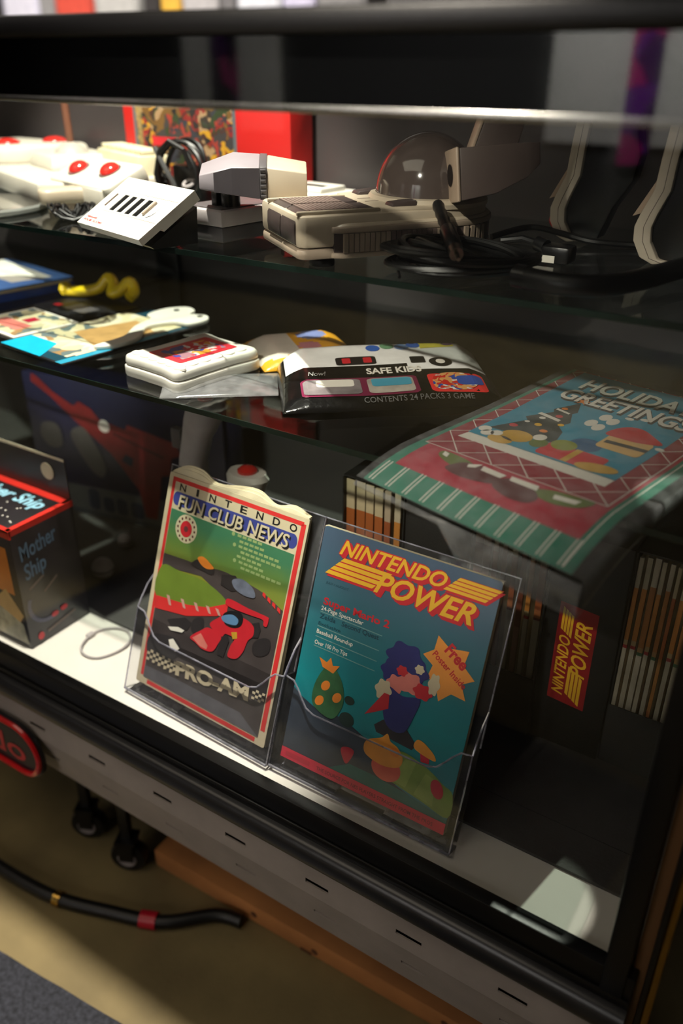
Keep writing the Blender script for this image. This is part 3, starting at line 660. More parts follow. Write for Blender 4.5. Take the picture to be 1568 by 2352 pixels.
draped(g, Cq([(.13, .42), (.45, .45), (.41, .53), (.36, .56), (.38, .60), (.33, .66), (.34, .68), (.29, .75), (.23, .66), (.25, .64), (.18, .56), (.21, .54)]), Z0 + 5 * D, 0)
for x, y, r, mi in ((.20, .48, .016, 1), (.28, .53, .014, 2), (.34, .50, .015, 3), (.30, .62, .014, 1), (.27, .68, .012, 3), (.25, .58, .012, 4), (.36, .57, .012, 2), (.22, .53, .01, 4)): draped(g, [(p[0], p[1]) for p in ell(x * CW, y * CL, r * CW * 1.3, r * CW * 1.3, 0, 10)], Z0 + 6 * D, mi)
for q in ([(.20, .60), (.33, .585), (.33, .60), (.21, .615)], [(.24, .66), (.32, .65), (.32, .66), (.24, .672)]): draped(g, Cq(q), Z0 + 6 * D, 5)
star = [(.29 + (.035 if k % 2 == 0 else .015) * math.sin(k * math.pi / 5), .765 + (.026 if k % 2 == 0 else .011) * math.cos(k * math.pi / 5)) for k in range(10)]
draped(g, Cq(star), Z0 + 6 * D, 6)
g.build('tree_picture', [mat('tree_ink', rgb(34, 44, 44), .4, var=.3, scale=90), 'redink', 'yellow', 'orange', 'whiteink', 'whiteink', 'orange'], gf)
g = G()
for x, y, rx, ry, mi in ((.13, .405, .03, .02, 5), (.165, .385, .03, .02, 5), (.20, .40, .028, .018, 5), (.285, .42, .075, .04, 2), (.25, .37, .06, .025, 2), (.40, .42, .04, .03, 4), (.37, .455, .03, .022, 5), (.493, .455, .058, .036, 1), (.560, .495, .072, .046, 0)): draped(g, Cq(ell(x, y, rx, ry, 0, 16)), Z0 + (6 + mi * .1) * D, mi)
g.build('baubles_picture', [mat('bauble_blue_ink', rgb(30, 92, 140), .35), mat('bauble_lime_ink', rgb(140, 148, 40), .35), 'gold', 'redink', 'olive', 'whiteink'], gf)
g = G()   # red parcel tied with golden ribbon, where the photograph shows a figure
draped(g, Cq(rrect(.43, .365, .72, .455, .02)), Z0 + 6 * D, 0); draped(g, Cq(rrect(.585, .51, .79, .615, .02)), Z0 + 7 * D, 2); draped(g, Cq(spline([(.56, .60), (.585, .665), (.66, .69), (.76, .655), (.81, .625), (.72, .60), (.64, .595)], 4)), Z0 + 8 * D, 0)
draped(g, Cq(ell(.715, .385, .09, .027, 8)), Z0 + 8 * D, 1); draped(g, Cq([(.56, .365), (.59, .365), (.59, .455), (.56, .455)]), Z0 + 7 * D, 1)
draped(g, Cq([(.60, .545), (.79, .555), (.79, .575), (.60, .565)]), Z0 + 8 * D, 3)
for x, y in ((.45, .64), (.47, .70), (.52, .685), (.50, .625)): draped(g, Cq(ell(x, y, .028, .026, 0, 12)), Z0 + 6 * D, 4)
for x, y in ((.56, .735), (.62, .755), (.82, .60)): draped(g, Cq(ell(x, y, .022, .010, 0, 10)), Z0 + 6 * D, 4)
g.build('parcel_picture', ['redink', 'gold', mat('peach_ink', rgb(220, 178, 110), .4), 'blackink', 'whiteink'], gf)
g = G()   # green and brown garland along the lower edge
draped(g, Cq(spline([(.158, .208), (.15, .185), (.20, .165), (.29, .155), (.33, .19), (.25, .205)], 4)), Z0 + 5 * D, 0)
draped(g, Cq(spline([(.655, .165), (.64, .185), (.70, .205), (.80, .215), (.875, .215), (.84, .175), (.74, .155)], 4)), Z0 + 5 * D, 0)
draped(g, Cq(spline([(.26, .165), (.25, .135), (.34, .125), (.46, .14), (.50, .165), (.40, .195), (.30, .19)], 4)), Z0 + 6 * D, 1)
draped(g, Cq(spline([(.48, .165), (.49, .135), (.58, .118), (.66, .125), (.68, .155), (.63, .18), (.52, .19)], 4)), Z0 + 6 * D, 1)
for q in ([(.31, .185), (.36, .205), (.35, .18), (.32, .17)], [(.37, .20), (.49, .195), (.48, .175), (.38, .178)], [(.51, .20), (.64, .20), (.65, .178), (.52, .18)], [(.72, .19), (.83, .20), (.82, .18), (.73, .172)], [(.16, .205), (.19, .20), (.20, .18), (.17, .185)]): draped(g, Cq(q), Z0 + 7 * D, 2)
g.build('garland_picture', ['olive', 'maroonbrown', 'whiteink'], gf)
# clear sleeve with its open lip hanging below the front edge
vs = []; fs = []; nx = 12; ys = [-.0, .0, .03, .06, .09, .2, .37]
x0, x1 = -.006, CW + .012
for j, y in enumerate([-.004, .02, .04, .06, .09, .2, .372]):
    for i in range(nx + 1): x = x0 + (x1 - x0) * i / nx; vs.append((x, y, Z0 + .0022 + sag(min(max(x, 0), CW), y)))
for j in range(6):
    for i in range(nx): fs.append((j * 13 + i, j * 13 + i + 1, (j + 1) * 13 + i + 1, (j + 1) * 13 + i))
G().add(vs, fs).build('sleeve_top', 'sleeve', gf, smooth=True)
vs = []; fs = []
for i in range(nx + 1):
    u = i / nx; x = x0 + (x1 - x0) * u; b = sag(min(max(x, 0), CW), -.004)
    drop = .006 + .026 * min(1, max(0, (u - .42) / .08)) ** .6 * (1 if u > .42 else 0)
    for k in range(6): q = k / 5; vs.append((x, -.004 - .004 * math.sin(q * math.pi), Z0 - .002 + b - drop * q))
for i in range(nx):
    for k in range(5): fs.append((i * 6 + k, (i + 1) * 6 + k, (i + 1) * 6 + k + 1, i * 6 + k + 1))
G().add(vs, fs).build('sleeve_lip', 'sleevelip', gf, smooth=True)
rings = []
for y in (-.006, .02, .04, .06, .09, .2, .372):
    b = sag(CW, y); drop = .030 * max(0, 1 - max(0, y) / .30)
    rings.append([(CW + .012 + .004 * math.sin(a), y, Z0 + .0022 + b - drop * (1 - math.cos(a)) / 2) for a in [math.pi * k / 6 for k in range(7)]])
vs = [p for r_ in rings for p in r_]; fs = []
for j in range(6):
    for k in range(6): fs.append((j * 7 + k, j * 7 + k + 1, (j + 1) * 7 + k + 1, (j + 1) * 7 + k))
G().add(vs, fs).build('sleeve_side', 'sleevelip', gf, smooth=True)

# ------------------------------------------------------------------ on the deck
tag(G().box(XL + .01, -0.0605, 0.125, DEP - 0.002, 0.0006, 0.0045).build('dark_deck_sheet', 'charcoal'), 'dark charcoal mat covering the back of the white deck', 'mat')

tag(G().box(-.335, -0.0605, 0.072, 0.124, 0.0006, 0.0045).build('dark_deck_sheet', 'charcoal'), 'thin dark strip on the deck in front of the right slipcases', 'mat')  # thin dark sheet over the deck in front of the slipcases

SPIN = [ramp_mat('spine_ink_%d' % i, 2, 0, 0.273, st, 0.5, const=True) for i, st in enumerate([
    [(0, rgb(156, 147, 128)), (.56, rgb(144, 32, 35)), (.575, rgb(164, 142, 102)), (.60, rgb(171, 110, 46)), (.84, rgb(164, 152, 128))],
    [(0, rgb(161, 152, 134)), (.54, rgb(48, 88, 56)), (.555, rgb(156, 120, 76)), (.58, rgb(152, 96, 44)), (.86, rgb(171, 158, 136))],
    [(0, rgb(150, 139, 120)), (.57, rgb(96, 32, 32)), (.58, rgb(148, 88, 49)), (.62, rgb(140, 73, 38)), (.83, rgb(158, 142, 120))],
    [(0, rgb(152, 96, 56)), (.30, rgb(156, 107, 56)), (.56, rgb(152, 81, 35)), (.84, rgb(176, 160, 128))],
    [(0, rgb(120, 80, 64)), (.5, rgb(96, 48, 32)), (.85, rgb(128, 104, 88))]])]
K['boxblack'] = mat('black_slipcase_card', rgb(20, 20, 20), 0.6, bump=0.2)
K['lip'] = mat('grey_black_card', rgb(40, 40, 39), 0.65, bump=0.2)
ORD = ['first', 'second', 'third', 'fourth', 'fifth', 'sixth', 'seventh', 'eighth', 'ninth', 'tenth']
def slipcase(x0, x1, y, kind, label, spines=None, where=''):
    wd = x1 - x0; z = 0.0049
    t = thing('slipcase', label, 'slipcase', (x0, y, z), group='black slipcases standing at the back of the deck')
    if kind == 'closed':
        G().box(0, wd, 0, .20, 0, .282).build('shell', 'boxblack', t, bevel=0.0015)
        g = G(); M = at(wd * .66, -0.0004, 0.066, rx=90) @ at(rz=90)
        g.sheet([(-.004, -.004), (.128, -.004), (.132, .039), (.0, .039)], 0, 1, M)
        power_logo(g, 0.122, 0.036, M, 2 * D, 0, 1)
        g.build('logo', ['yellow', mat('deep_red_ink', rgb(150, 24, 30), .5)], t)
        return
    w_ = .0016
    G().box(0, w_, 0, .20, 0, .278).build('side_wall', 'boxblack', t); G().box(wd - w_, wd, 0, .20, 0, .278).build('side_wall', 'boxblack', t)
    G().box(w_, wd - w_, .198, .20, 0, .278).build('rear_wall', 'boxblack', t); G().box(w_, wd - w_, 0, .198, 0, .004).build('bottom', 'boxblack', t)
    G().box(w_, wd - w_, 0, .198, .279, .281).build('top', 'boxblack', t); G().box(w_, wd - w_, -.001, .0005, 0.0, .082).build('front_lip', 'lip', t)
    n = len(spines); pitch = (wd - 2 * w_ - .001) / n
    for k, (mi, f) in enumerate(spines):
        a = x0 + w_ + .0006 + pitch * k; ww = pitch * f
        m = thing('filed_magazine', '%s magazine from the left standing in the %s open slipcase' % (ORD[k], where), 'magazine', (a, y + .004 + rnd.random() * .004, z + .0045), group='magazines filed in slipcases')
        h = .270 - rnd.random() * .006
        G().box(0, ww, 0, .004, 0, h).build('spine', SPIN[mi], m, bevel=0.0006)
        G().box(ww * .08, ww * .92, .004, .185, .001, h - .001).build('pages', 'paper', m)
slipcase(-.490, -.405, .226, 'open', 'open black slipcase of orange and cream spines behind the teal magazine', [(3, .86), (3, .9), (3, .8), (3, .82), (2, .62), (0, .6)], 'left')
slipcase(-.4045, -.322, .228, 'closed', 'closed black slipcase behind the top of the teal magazine')
slipcase(-.3215, -.2285, .232, 'open', 'open black slipcase of dark brown and pale spines under the greeting folder', [(4, .9), (4, .8), (2, .55), (4, .5), (2, .6), (4, .6), (0, .5), (2, .7)], 'middle')
slipcase(-.228, -.1455, .235, 'closed', 'closed black slipcase showing a vertical yellow and red logo')
slipcase(-.145, -.0645, .240, 'open', 'open black slipcase of white spines beside the right front post', [(0, .62), (0, .7), (1, .8), (0, .6), (1, .62), (3, .5), (0, .66), (1, .7), (0, .5), (1, .6)], 'right')

# dark boxed game with red rims at the far left
t = thing('game_box', 'dark box with red rims and blue lettering at the left end of the deck', 'box', (-.865, .02, 0.0005))
bw, bd, bh = .19, .105, .186
G().box(-bw, 0, 0, bd, 0, bh).build('carton', mat('space_black_ink', rgb(34, 30, 34), .35, var=.3, scale=30), t, bevel=.0015)
g = G()
for q in ((-bw, 0, -.0008, .006), (-bw, 0, bd - .014, bd + .0008), (-.007, .0008, 0, bd)): g.box(q[0], q[1], q[2], q[3], bh - .003 if q[1] < .0005 else bh - .008, bh + .0008)
g.box(-bw, .0008, -.0008, .002, bh - .012, bh)
g.build('red_rim', mat('bright_red_ink', rgb(214, 46, 38), .35), t)
M = at(0.0008, 0.010, 0, rz=90, rx=90) if False else Matrix(((0, 0, 1, .0009), (1, 0, 0, 0), (0, 1, 0, 0), (0, 0, 0, 1)))
g = G(); put(g, text('Mother', .024, .02, .2, .062), .010, .136, 0, 0, 8, M); put(g, text('Ship', .024, .02, .2, .036), .012, .106, 0, 0, 8, M)
g.build('side_lettering', mat('steel_blue_ink', rgb(86, 112, 138), .5), t)
g = G(); arc = [(.038 + .03 * math.cos(a), .062 + .03 * math.sin(a)) for a in [math.pi * (0.85 + k / 14) for k in range(12)]]
for i in range(len(arc) - 1):
    (x1, y1), (x2, y2) = arc[i], arc[i + 1]; n_ = Vector((y1 - y2, x2 - x1)).normalized() * .003
    g.sheet([(x1 - n_.x, y1 - n_.y), (x2 - n_.x, y2 - n_.y), (x2 + n_.x, y2 + n_.y), (x1 + n_.x, y1 + n_.y)], 0, 0, M)
g.sheet([(.014, .093), (.04, .104), (.04, .100), (.014, .089)], 0, 1, M); g.sheet([(.036, .078), (.06, .092), (.06, .089), (.036, .075)], 0, 1, M); g.sheet([(.03, .012), (.08, .02), (.08, .024), (.03, .016)], 0, 1, M)
g.sheet(ell(.018, .013, .005, .006), 0, 2, M); g.sheet(ell(.046, .034, .006, .004), D, 2, M); g.sheet(ell(.062, .036, .006, .004), D, 2, M)
g.build('side_picture', [mat('dusk_blue_ink', rgb(96, 96, 120), .5), mat('taupe_ink', rgb(112, 96, 90), .5), 'redink'], t)
Mf = at(0, -0.0009, 0, rx=90); g = G()
g.sheet([(-.12, .085), (-.012, .085), (-.012, .158), (-.12, .158)], 0, 0, Mf); g.sheet([(-.10, .03), (-.03, .09), (-.002, .055), (-.02, .03)], D, 1, Mf); g.sheet([(-.11, .008), (-.002, .008), (-.006, .04), (-.05, .055), (-.11, .05)], 2 * D, 2, Mf)
g.build('front_picture', ['orange', mat('sand_ink', rgb(222, 176, 112), .5), mat('pale_khaki_ink', rgb(190, 184, 160), .5, var=.5, scale=50)], t)
Mt = at(0, 0, bh + .0004); g = G()
put(g, text('Mother Ship', .024, .03, .1, .16), -.178, .062, 0, 0, 0, Mt)
for k in range(26): g.sheet(ell(-.17 + rnd.random() * .155, .014 + rnd.random() * .04, .0014, .0014, 0, 8), 0, 1, Mt)
g.build('top_lettering', [mat('ice_blue_ink', rgb(150, 200, 222), .4), 'whiteink'], t)
G().box(-bw, -.001, bd - .002, bd - .0005, bh + .001, bh + .062).build('hang_flap', mat('flap_black', rgb(38, 34, 36), .4), t)
G().lathe([(.0125, 0), (.0125, .0006)], 24, M=at(-.038, bd - .0028, bh + .036, rx=90)).build('flap_disc', 'creamink', t)
G().box(-bw, -.001, bd - .0026, bd - .002, bh + .058, bh + .062).build('flap_edge', 'paper', t)

# blue box with a red toy blaster picture
ya = 10
t = thing('blaster_box', 'dark blue box picturing a red toy blaster behind the racing magazine', 'box', (-1.19, .315, .0052), (0, 0, ya))
G().box(0, .385, 0, .06, 0, .252).build('carton', mat('midnight_blue_ink', rgb(22, 24, 56), .4, var=.3, scale=8), t, bevel=.0015)
M = at(0, -.0006, 0, rx=90); g = G()
g.sheet([(0, .0), (.385, .0), (.385, .062), (0, .055)], 0, 0, M); g.sheet([(0, .0), (.385, .0), (.385, .010), (0, .010)], D, 1, M)
g.build('lower_band', [mat('blue_grey_ink', rgb(84, 88, 88), .5), mat('slate_ink', rgb(60, 66, 72), .5)], t)
g = G()
for x, w_, h in ((.105, .022, .040), (.135, .022, .028), (.163, .022, .030), (.192, .026, .030)): g.sheet(rrect(x, .014, x + w_, .014 + h, .007), 2 * D, 0, M)
g.build('worn_lettering', mat('ink_navy', rgb(28, 38, 62), .5), t)
g = G()
g.sheet([(.022, .252), (.035, .245), (.06, .225), (.10, .205), (.112, .215), (.135, .205), (.150, .188), (.20, .178), (.205, .188), (.295, .170), (.305, .150), (.285, .142), (.28, .110), (.262, .106), (.255, .065), (.245, .02), (.222, .02), (.214, .07), (.19, .10), (.165, .13), (.125, .160), (.10, .178), (.055, .215), (.018, .238)], 2 * D, 0, M)
g.sheet([(.185, .120), (.205, .112), (.21, .128), (.195, .134)], 3 * D, 1, M); g.sheet([(.175, .165), (.27, .138), (.27, .142), (.175, .170)], 3 * D, 2, M); g.sheet(ell(.158, .178, .011, .011), 3 * D, 3, M)
g.build('blaster_picture', [mat('blaster_red_ink', rgb(120, 22, 26), .45, var=.15), mat('blue_gap_ink', rgb(22, 24, 54), .5), mat('dark_red_ink', rgb(66, 16, 20), .5), 'whiteink'], t)
g = G(); g.sheet(spline([(.085, .15), (.11, .17), (.13, .15), (.15, .105), (.14, .08), (.115, .095)], 4), 2 * D, 0, M); g.sheet(spline([(.03, .165), (.06, .165), (.065, .13), (.04, .12), (.02, .14)], 4), 2 * D, 0, M)
g.build('cloud_picture', mat('smoke_ink', rgb(84, 82, 80), .5), t)

# grey flight stick and a smaller white joystick behind the racing magazine
def stick_handle(g, h, r, lean):
    rings = []
    for k in range(9):
        q = k / 8; rr = r * (1.05 - .28 * q + .22 * math.sin(q * 5.0) * .5); ox = lean * q * q
        rings.append([(ox + rr * math.cos(a) * 1.25, rr * math.sin(a), h * q) for a in [2 * math.pi * i / 16 for i in range(16)]])
    g.loft(rings); return rings[-1]
t = thing('flight_stick', 'tall grey flight stick with red thumb button beside the blaster box', 'joystick', (-.735, .235, .0052))
G().prism(rrect(-.055, -.05, .055, .05, .012), 0, .045, taper=.12).build('base', 'midgrey', t, bevel=.004)
G().lathe([(.03, .045), (.027, .052), (.018, .062), (.016, .10)], 20).build('boot', 'rubber', t, smooth=True)
g = G()
rings = [[(ox + rr * 1.15 * math.cos(a), rr * math.sin(a), z) for a in [2 * math.pi * i / 18 for i in range(18)]] for ox, rr, z in ((.0, .019, .095), (-.004, .021, .14), (-.006, .020, .19), (-.002, .018, .235), (.008, .019, .27), (.022, .024, .30), (.03, .025, .318), (.032, .018, .330))]
g.loft(rings); g.build('handle', 'midgrey', t, smooth=True, angle=60)
G().lathe([(.011, 0), (.011, .004), (.007, .008), (.0, .009)], 16, M=at(.034, -.006, .329)).build('thumb_button', 'redbutton', t, smooth=True)
G().box(-.036, -.018, -.006, .006, .245, .275).build('trigger', 'darkgrey', t, bevel=.003)
t = thing('joystick', 'small pale joystick with red top button behind the racing magazine', 'joystick', (-.635, .215, .0052))
G().prism(rrect(-.045, -.045, .045, .045, .01), 0, .05, taper=.1).build('base', 'white', t, bevel=.004)
G().tube([(0, 0, .05), (0, 0, .15), (.002, 0, .21)], [.012, .012, .016], 14).build('shaft', 'white', t, smooth=True)
G().loft([[(x + r * 1.4 * math.cos(a), r * math.sin(a), z) for a in [2 * math.pi * i / 16 for i in range(16)]] for x, r, z in ((.002, .014, .20), (.004, .019, .225), (.008, .022, .245), (.008, .019, .252))]).build('head', 'white', t, smooth=True)
G().lathe([(.013, 0), (.013, .004), (.008, .008), (0, .009)], 16, M=at(.008, 0, .251)).build('top_button', 'redbutton', t, smooth=True)
# small pale things on the dark mat
for (x, y, r), lab in (((-.915, .20, .017), 'grey ball lying on the dark mat beside the dark game box'), ((-.955, .285, .012), 'small dim grey ball farther back on the dark mat')):
    t = thing('ball', lab, 'ball', (x, y, .0052 + r)); G().lathe([(r * math.sin(math.pi * k / 12), -r * math.cos(math.pi * k / 12)) for k in range(13)], 20, cap=False).build('shell', 'midgrey', t, smooth=True)
    G().lathe([(r * 1.012, -r * .08), (r * 1.012, r * .08)], 20, cap=False).build('seam', 'darkgrey', t)
t = thing('gamepad', 'grey game controller with pale buttons lying behind the two magazine stands', 'controller', (-.60, .285, .0052), (0, 0, 20))
G().prism(rrect(-.062, -.028, .062, .028, .008), 0, .017).build('shell', 'midgrey', t, bevel=.003)
G().box(-.056, .056, -.020, .016, .017, .0178).build('faceplate', 'darkgrey', t)
g = G(); g.box(-.048, -.026, -.006, .002, .0178, .021); g.box(-.041, -.033, -.013, .009, .0178, .021); g.build('direction_pad', 'blackplastic', t)
for x in (.022, .040): G().lathe([(.0075, 0), (.0075, .003), (.005, .0036)], 16, M=at(x, -.008, .0178)).build('button', 'redbutton', t, smooth=True)
t = thing('deck_ring', 'thin grey ring lying on the white deck left of the racing magazine', 'cable', (-.79, .085, .0022))  # thin grey loop with a small clip, flat on the deck
G().tube([(.03 * math.cos(a) * (1 + .06 * math.sin(3 * a)), .036 * math.sin(a), .001 * (1 + math.sin(2 * a))) for a in [2 * math.pi * k / 30 for k in range(30)]], .0016, 6, closed=True).build('loop', 'midgrey', t, smooth=True)
G().box(-.034, -.026, -.006, .006, -.0015, .004).build('clip', 'midgrey', t, bevel=.001)

# ------------------------------------------------------------------ on the lower shelf
ZS2 = 0.3915
def pillow(Wd, Ln, H, nx, ny, wrinkle=0.0, seed=0, edge=.10, lean=.2):
    r_ = random.Random(seed); ph = [(r_.uniform(20, 70), r_.uniform(-60, 60), r_.uniform(0, 6)) for _ in range(5)]
    def h(x, y):
        u, v = x / Wd, y / Ln
        e = max(0.0, min(1, u / edge)) ** .5 * max(0.0, min(1, (1 - u) / edge)) ** .5 * max(0.0, min(1, v / edge)) ** .5 * max(0.0, min(1, (1 - v) / edge)) ** .5
        wv = sum(math.sin(a * x + b * y + c) for a, b, c in ph) / 5
        return .0016 + H * e * (1 - lean + lean * min(1.0, v / .86)) + wrinkle * wv * (.4 + e)
    return h
def pillow_obj(name, Wd, Ln, h, nx, ny, mats, pick, parent, smooth=True):
    g = G(); vs = []
    for k in (0, 1):
        for j in range(ny + 1):
            for i in range(nx + 1): x, y = Wd * i / nx, Ln * j / ny; vs.append((x, y, h(x, y) if k else .0006))
    n1 = (nx + 1) * (ny + 1); I = lambda i, j, k: k * n1 + j * (nx + 1) + i
    for j in range(ny):
        for i in range(nx):
            g.f += [[I(i, j, 1), I(i + 1, j, 1), I(i + 1, j + 1, 1), I(i, j + 1, 1)], [I(i, j, 0), I(i, j + 1, 0), I(i + 1, j + 1, 0), I(i + 1, j, 0)]]
            mi = pick((i + .5) / nx, (j + .5) / ny); g.m += [mi, mi]
    for i in range(nx): g.f += [[I(i, 0, 0), I(i + 1, 0, 0), I(i + 1, 0, 1), I(i, 0, 1)], [I(i, ny, 1), I(i + 1, ny, 1), I(i + 1, ny, 0), I(i, ny, 0)]]; g.m += [0, 0]
    for j in range(ny): g.f += [[I(0, j, 1), I(0, j + 1, 1), I(0, j + 1, 0), I(0, j, 0)], [I(nx, j, 0), I(nx, j + 1, 0), I(nx, j + 1, 1), I(nx, j, 1)]]; g.m += [0, 0]
    g.v = [Vector(v) for v in vs]
    return g.build(name, mats, parent, smooth=smooth, angle=80)
# black and white foil bag
t = thing('snack_bag', 'shiny black and white foil bag with printed windows on the lower shelf', 'bag', (-.500, .125, ZS2), (0, 0, 39.5))
BW_, BL_ = .243, .150
hb = pillow(BW_, BL_, .030, 60, 40, .0016, 3, .12, .72)
def pickb(u, v):
    if u < .035 or u > .965: return 0
    if v > .54: return 1
    if v > .44 and u > .60: return 1
    return 0
K['foilblack'] = mat('black_foil', rgb(12, 12, 13), 0.16, bump=.35, bscale=120, coat=.4)
K['foilwhite'] = mat('white_foil', rgb(240, 238, 236), 0.25, bump=.2, bscale=120)
pillow_obj('foil', BW_, BL_, hb, 60, 40, ['foilblack', 'foilwhite', 'foilwhite'], pickb, t)
g = G(); f = hb
def bq(pts, z, mi):
    bm = bmesh.new(); bm.faces.new([bm.verts.new((p[0] * BW_, p[1] * BL_, 0)) for p in pts]); bmesh.ops.triangulate(bm, faces=bm.faces); bmesh.ops.subdivide_edges(bm, edges=bm.edges[:], cuts=3, use_grid_fill=True)
    bm.verts.index_update(); g.add([(v.co.x, v.co.y, f(v.co.x, v.co.y) + z) for v in bm.verts], [[v.index for v in q.verts] for q in bm.faces], mi); bm.free()
bq(rrect(.09, .11, .62, .36, .03), .0006, 0); bq(rrect(.10, .13, .36, .34, .03), .0010, 1); bq(rrect(.39, .13, .60, .34, .03), .0010, 2); bq(rrect(.41, .22, .59, .33, .02), .0013, 3); bq(rrect(.16, .23, .33, .33, .02), .0013, 4)
bq(rrect(.67, .11, .93, .37, .03), .0006, 5); bq(spline([(.69, .17), (.70, .33), (.77, .38), (.86, .36), (.90, .27), (.86, .15), (.76, .13)], 3), .0010, 6); bq(rrect(.80, .20, .92, .33, .03), .0013, 7)
g.build('printed_windows', [mat('violet_red_ink', rgb(110, 32, 62), .3), mat('grey_photo_ink', rgb(132, 124, 126), .3, var=.4, scale=60), mat('grey_photo_ink_b', rgb(168, 160, 150), .3, var=.3, scale=60), mat('aqua_photo_ink', rgb(70, 150, 176), .3), 'whiteink', 'redline', collage_mat('bag_picture', [rgb(190, 40, 34), rgb(206, 150, 90), rgb(44, 70, 150), rgb(190, 36, 30), rgb(210, 206, 200)], 90), mat('royal_blue_ink', rgb(44, 76, 160), .3)], t)
g = G()
for x, y, c in ((.46, .80, 0), (.53, .83, 1), (.60, .81, 2), (.66, .84, 0), (.74, .85, 3), (.83, .88, 4)): bq(ell(x, y, .035, .05, 0, 10), .0008, c)
bq([(.69, .78), (.86, .82), (.86, .93), (.69, .88)], .0007, 3)
bq(rrect(.27, .56, .46, .68, .02), .0006, 5); bq(rrect(.30, .58, .34, .66, .01), .0009, 6); bq(rrect(.40, .58, .44, .66, .01), .0009, 6)
bq(ell(.76, .55, .055, .07), .0008, 5); bq(ell(.76, .55, .022, .035), .0012, 7); bq(rrect(.62, .54, .69, .64, .01), .0008, 5)
g.build('printed_emblems', [mat('cobalt_ink', rgb(50, 100, 190), .3), mat('leaf_ink', rgb(110, 160, 120), .3), mat('steel_ink', rgb(120, 150, 200), .3), mat('lemon_ink', rgb(224, 208, 80), .3), mat('mauve_ink', rgb(120, 90, 120), .3), 'blackink', 'redink', 'whiteink'], t)
g = G()
put(g, text('SAFE KIDS', .013, .03, 0, .062), .40 * BW_, .405 * BL_, .0012, 0, 0, None, hb); put(g, text('Now!', .009, .01, .2, .020), .13 * BW_, .405 * BL_, .0012, 1, 0, None, hb)
put(g, text('CONTENTS 24 PACKS 3 GAME', .0075, .008, 0, .120), .36 * BW_, .045 * BL_, .0012, 2, 0, None, hb)
g.build('lettering', ['whiteink', mat('ash_ink', rgb(150, 148, 146), .4), mat('dim_grey_ink', rgb(92, 90, 90), .4)], t)
# orange packet
t = thing('sweet_packet', 'orange yellow printed packet lying behind the snack bag', 'packet', (-.598, .222, ZS2), (0, 0, 52))
ho = pillow(.125, .118, .016, 24, 24, .0012, 5, .2)
K['foilorange'] = mat('orange_packet_film', rgb(226, 160, 40), .3, bump=.15, coat=.3)
pillow_obj('film', .125, .118, ho, 26, 26, ['foilorange', mat('packet_white_film', rgb(206, 196, 184), .35), mat('packet_violet', rgb(190, 120, 130), .35), mat('packet_blue', rgb(120, 130, 180), .35)],
    lambda u, v: 1 if (u < .42 and (u - .2) ** 2 + (v - .5) ** 2 < .14) else (2 if (u - .55) ** 2 + (v - .35) ** 2 < .014 else (3 if (u - .66) ** 2 + (v - .68) ** 2 < .022 else 0)), t)
# white cartridge shaped slab with red picture
t = thing('label_block', 'thick white wavy edged block with red printed label on the lower shelf', 'block', (-.732, .128, ZS2), (0, 0, -9.5))
wv = spline([(0, 0), (.035, -.001), (.07, .0005), (.10, 0), (.1005, .04), (.100, .08), (.100, .122), (.06, .123), (.03, .122), (0, .122), (-.001, .08), (0, .04)], 4)
G().prism(wv, 0, .013).build('lower_shell', 'white', t, bevel=.002, angle=60); G().prism([(p[0] * .99 + .0005, p[1] * .99 + .0006) for p in wv], .0134, .025, taper=.03).build('upper_shell', 'white', t, bevel=.003, angle=60)
g = G()
for k in range(6): g.lathe([(.006, 0), (.0055, .002), (.003, .0035), (0, .0038)], 12, M=at(.012 + k * .016, .011, .0245) @ Matrix.Diagonal((1.4, 1, 1, 1)))
for k in range(6): g.lathe([(.006, 0), (.0055, .002), (.003, .0035), (0, .0038)], 12, M=at(.090, .012 + k * .018, .0245) @ Matrix.Diagonal((1, 1.4, 1, 1)))
o = g.build('ridge_bumps', 'white', t, smooth=True); o['kind'] = 'stuff'
g = G(); g.sheet(rrect(.018, .022, .078, .108, .003), .0254, 0); g.sheet(rrect(.026, .032, .070, .098, .003), .0257, 1)
g.build('label', [mat('label_red_ink', rgb(200, 48, 62), .3, coat=.4), collage_mat('label_picture', [rgb(200, 48, 60), rgb(60, 66, 140), rgb(214, 140, 50), rgb(196, 44, 58), rgb(210, 200, 200), rgb(150, 110, 120)], 75, .3)], t)
t = thing('plastic_bag', 'clear crinkled plastic bag lying under the white block at the shelf edge', 'bag', (-.640, .088, ZS2 - .0002), (0, 0, 38))
pillow_obj('film', .13, .075, pillow(.13, .075, .004, 16, 10, .0012, 9, .3), 18, 10, ['sleeve'], lambda u, v: 0, t)
# blister cards on the left
def card(label, x, y, rz, wd, ln, mats, draw, z=0.0):
    t = thing('picture_card', label, 'card', (x, y, ZS2 + z), (0, 0, rz)); G().box(0, wd, 0, ln, 0, .0025).build('backing', mats[0], t, bevel=.0006)
    g = G(); draw(g); g.build('print', mats, t); return t
K['collage1'] = collage_mat('card_collage', [rgb(206, 196, 160), rgb(196, 186, 150), rgb(150, 120, 80), rgb(210, 200, 170), rgb(96, 110, 110), rgb(214, 206, 186)], 45)
def dr(g):
    z = .0027; L_ = .235
    g.sheet([(.003, .003), (.132, .003), (.132, .232), (.003, .232)], z, 3); g.sheet([(.0, .02), (.118, .02), (.118, .2), (.0, .2)], z + D, 4)
    g.sheet([(.122, .0), (.135, 0), (.135, .17), (.122, .17)], z + D, 1); g.sheet([(.0, .0), (.09, .0), (.06, .045), (.0, .045)], z + 2 * D, 2); g.sheet([(.03, .09), (.105, .07), (.115, .16), (.05, .18)], z + 2 * D, 5)
    g.sheet([(.118, .03), (.123, .03), (.123, .20), (.118, .20)], z + 3 * D, 4)
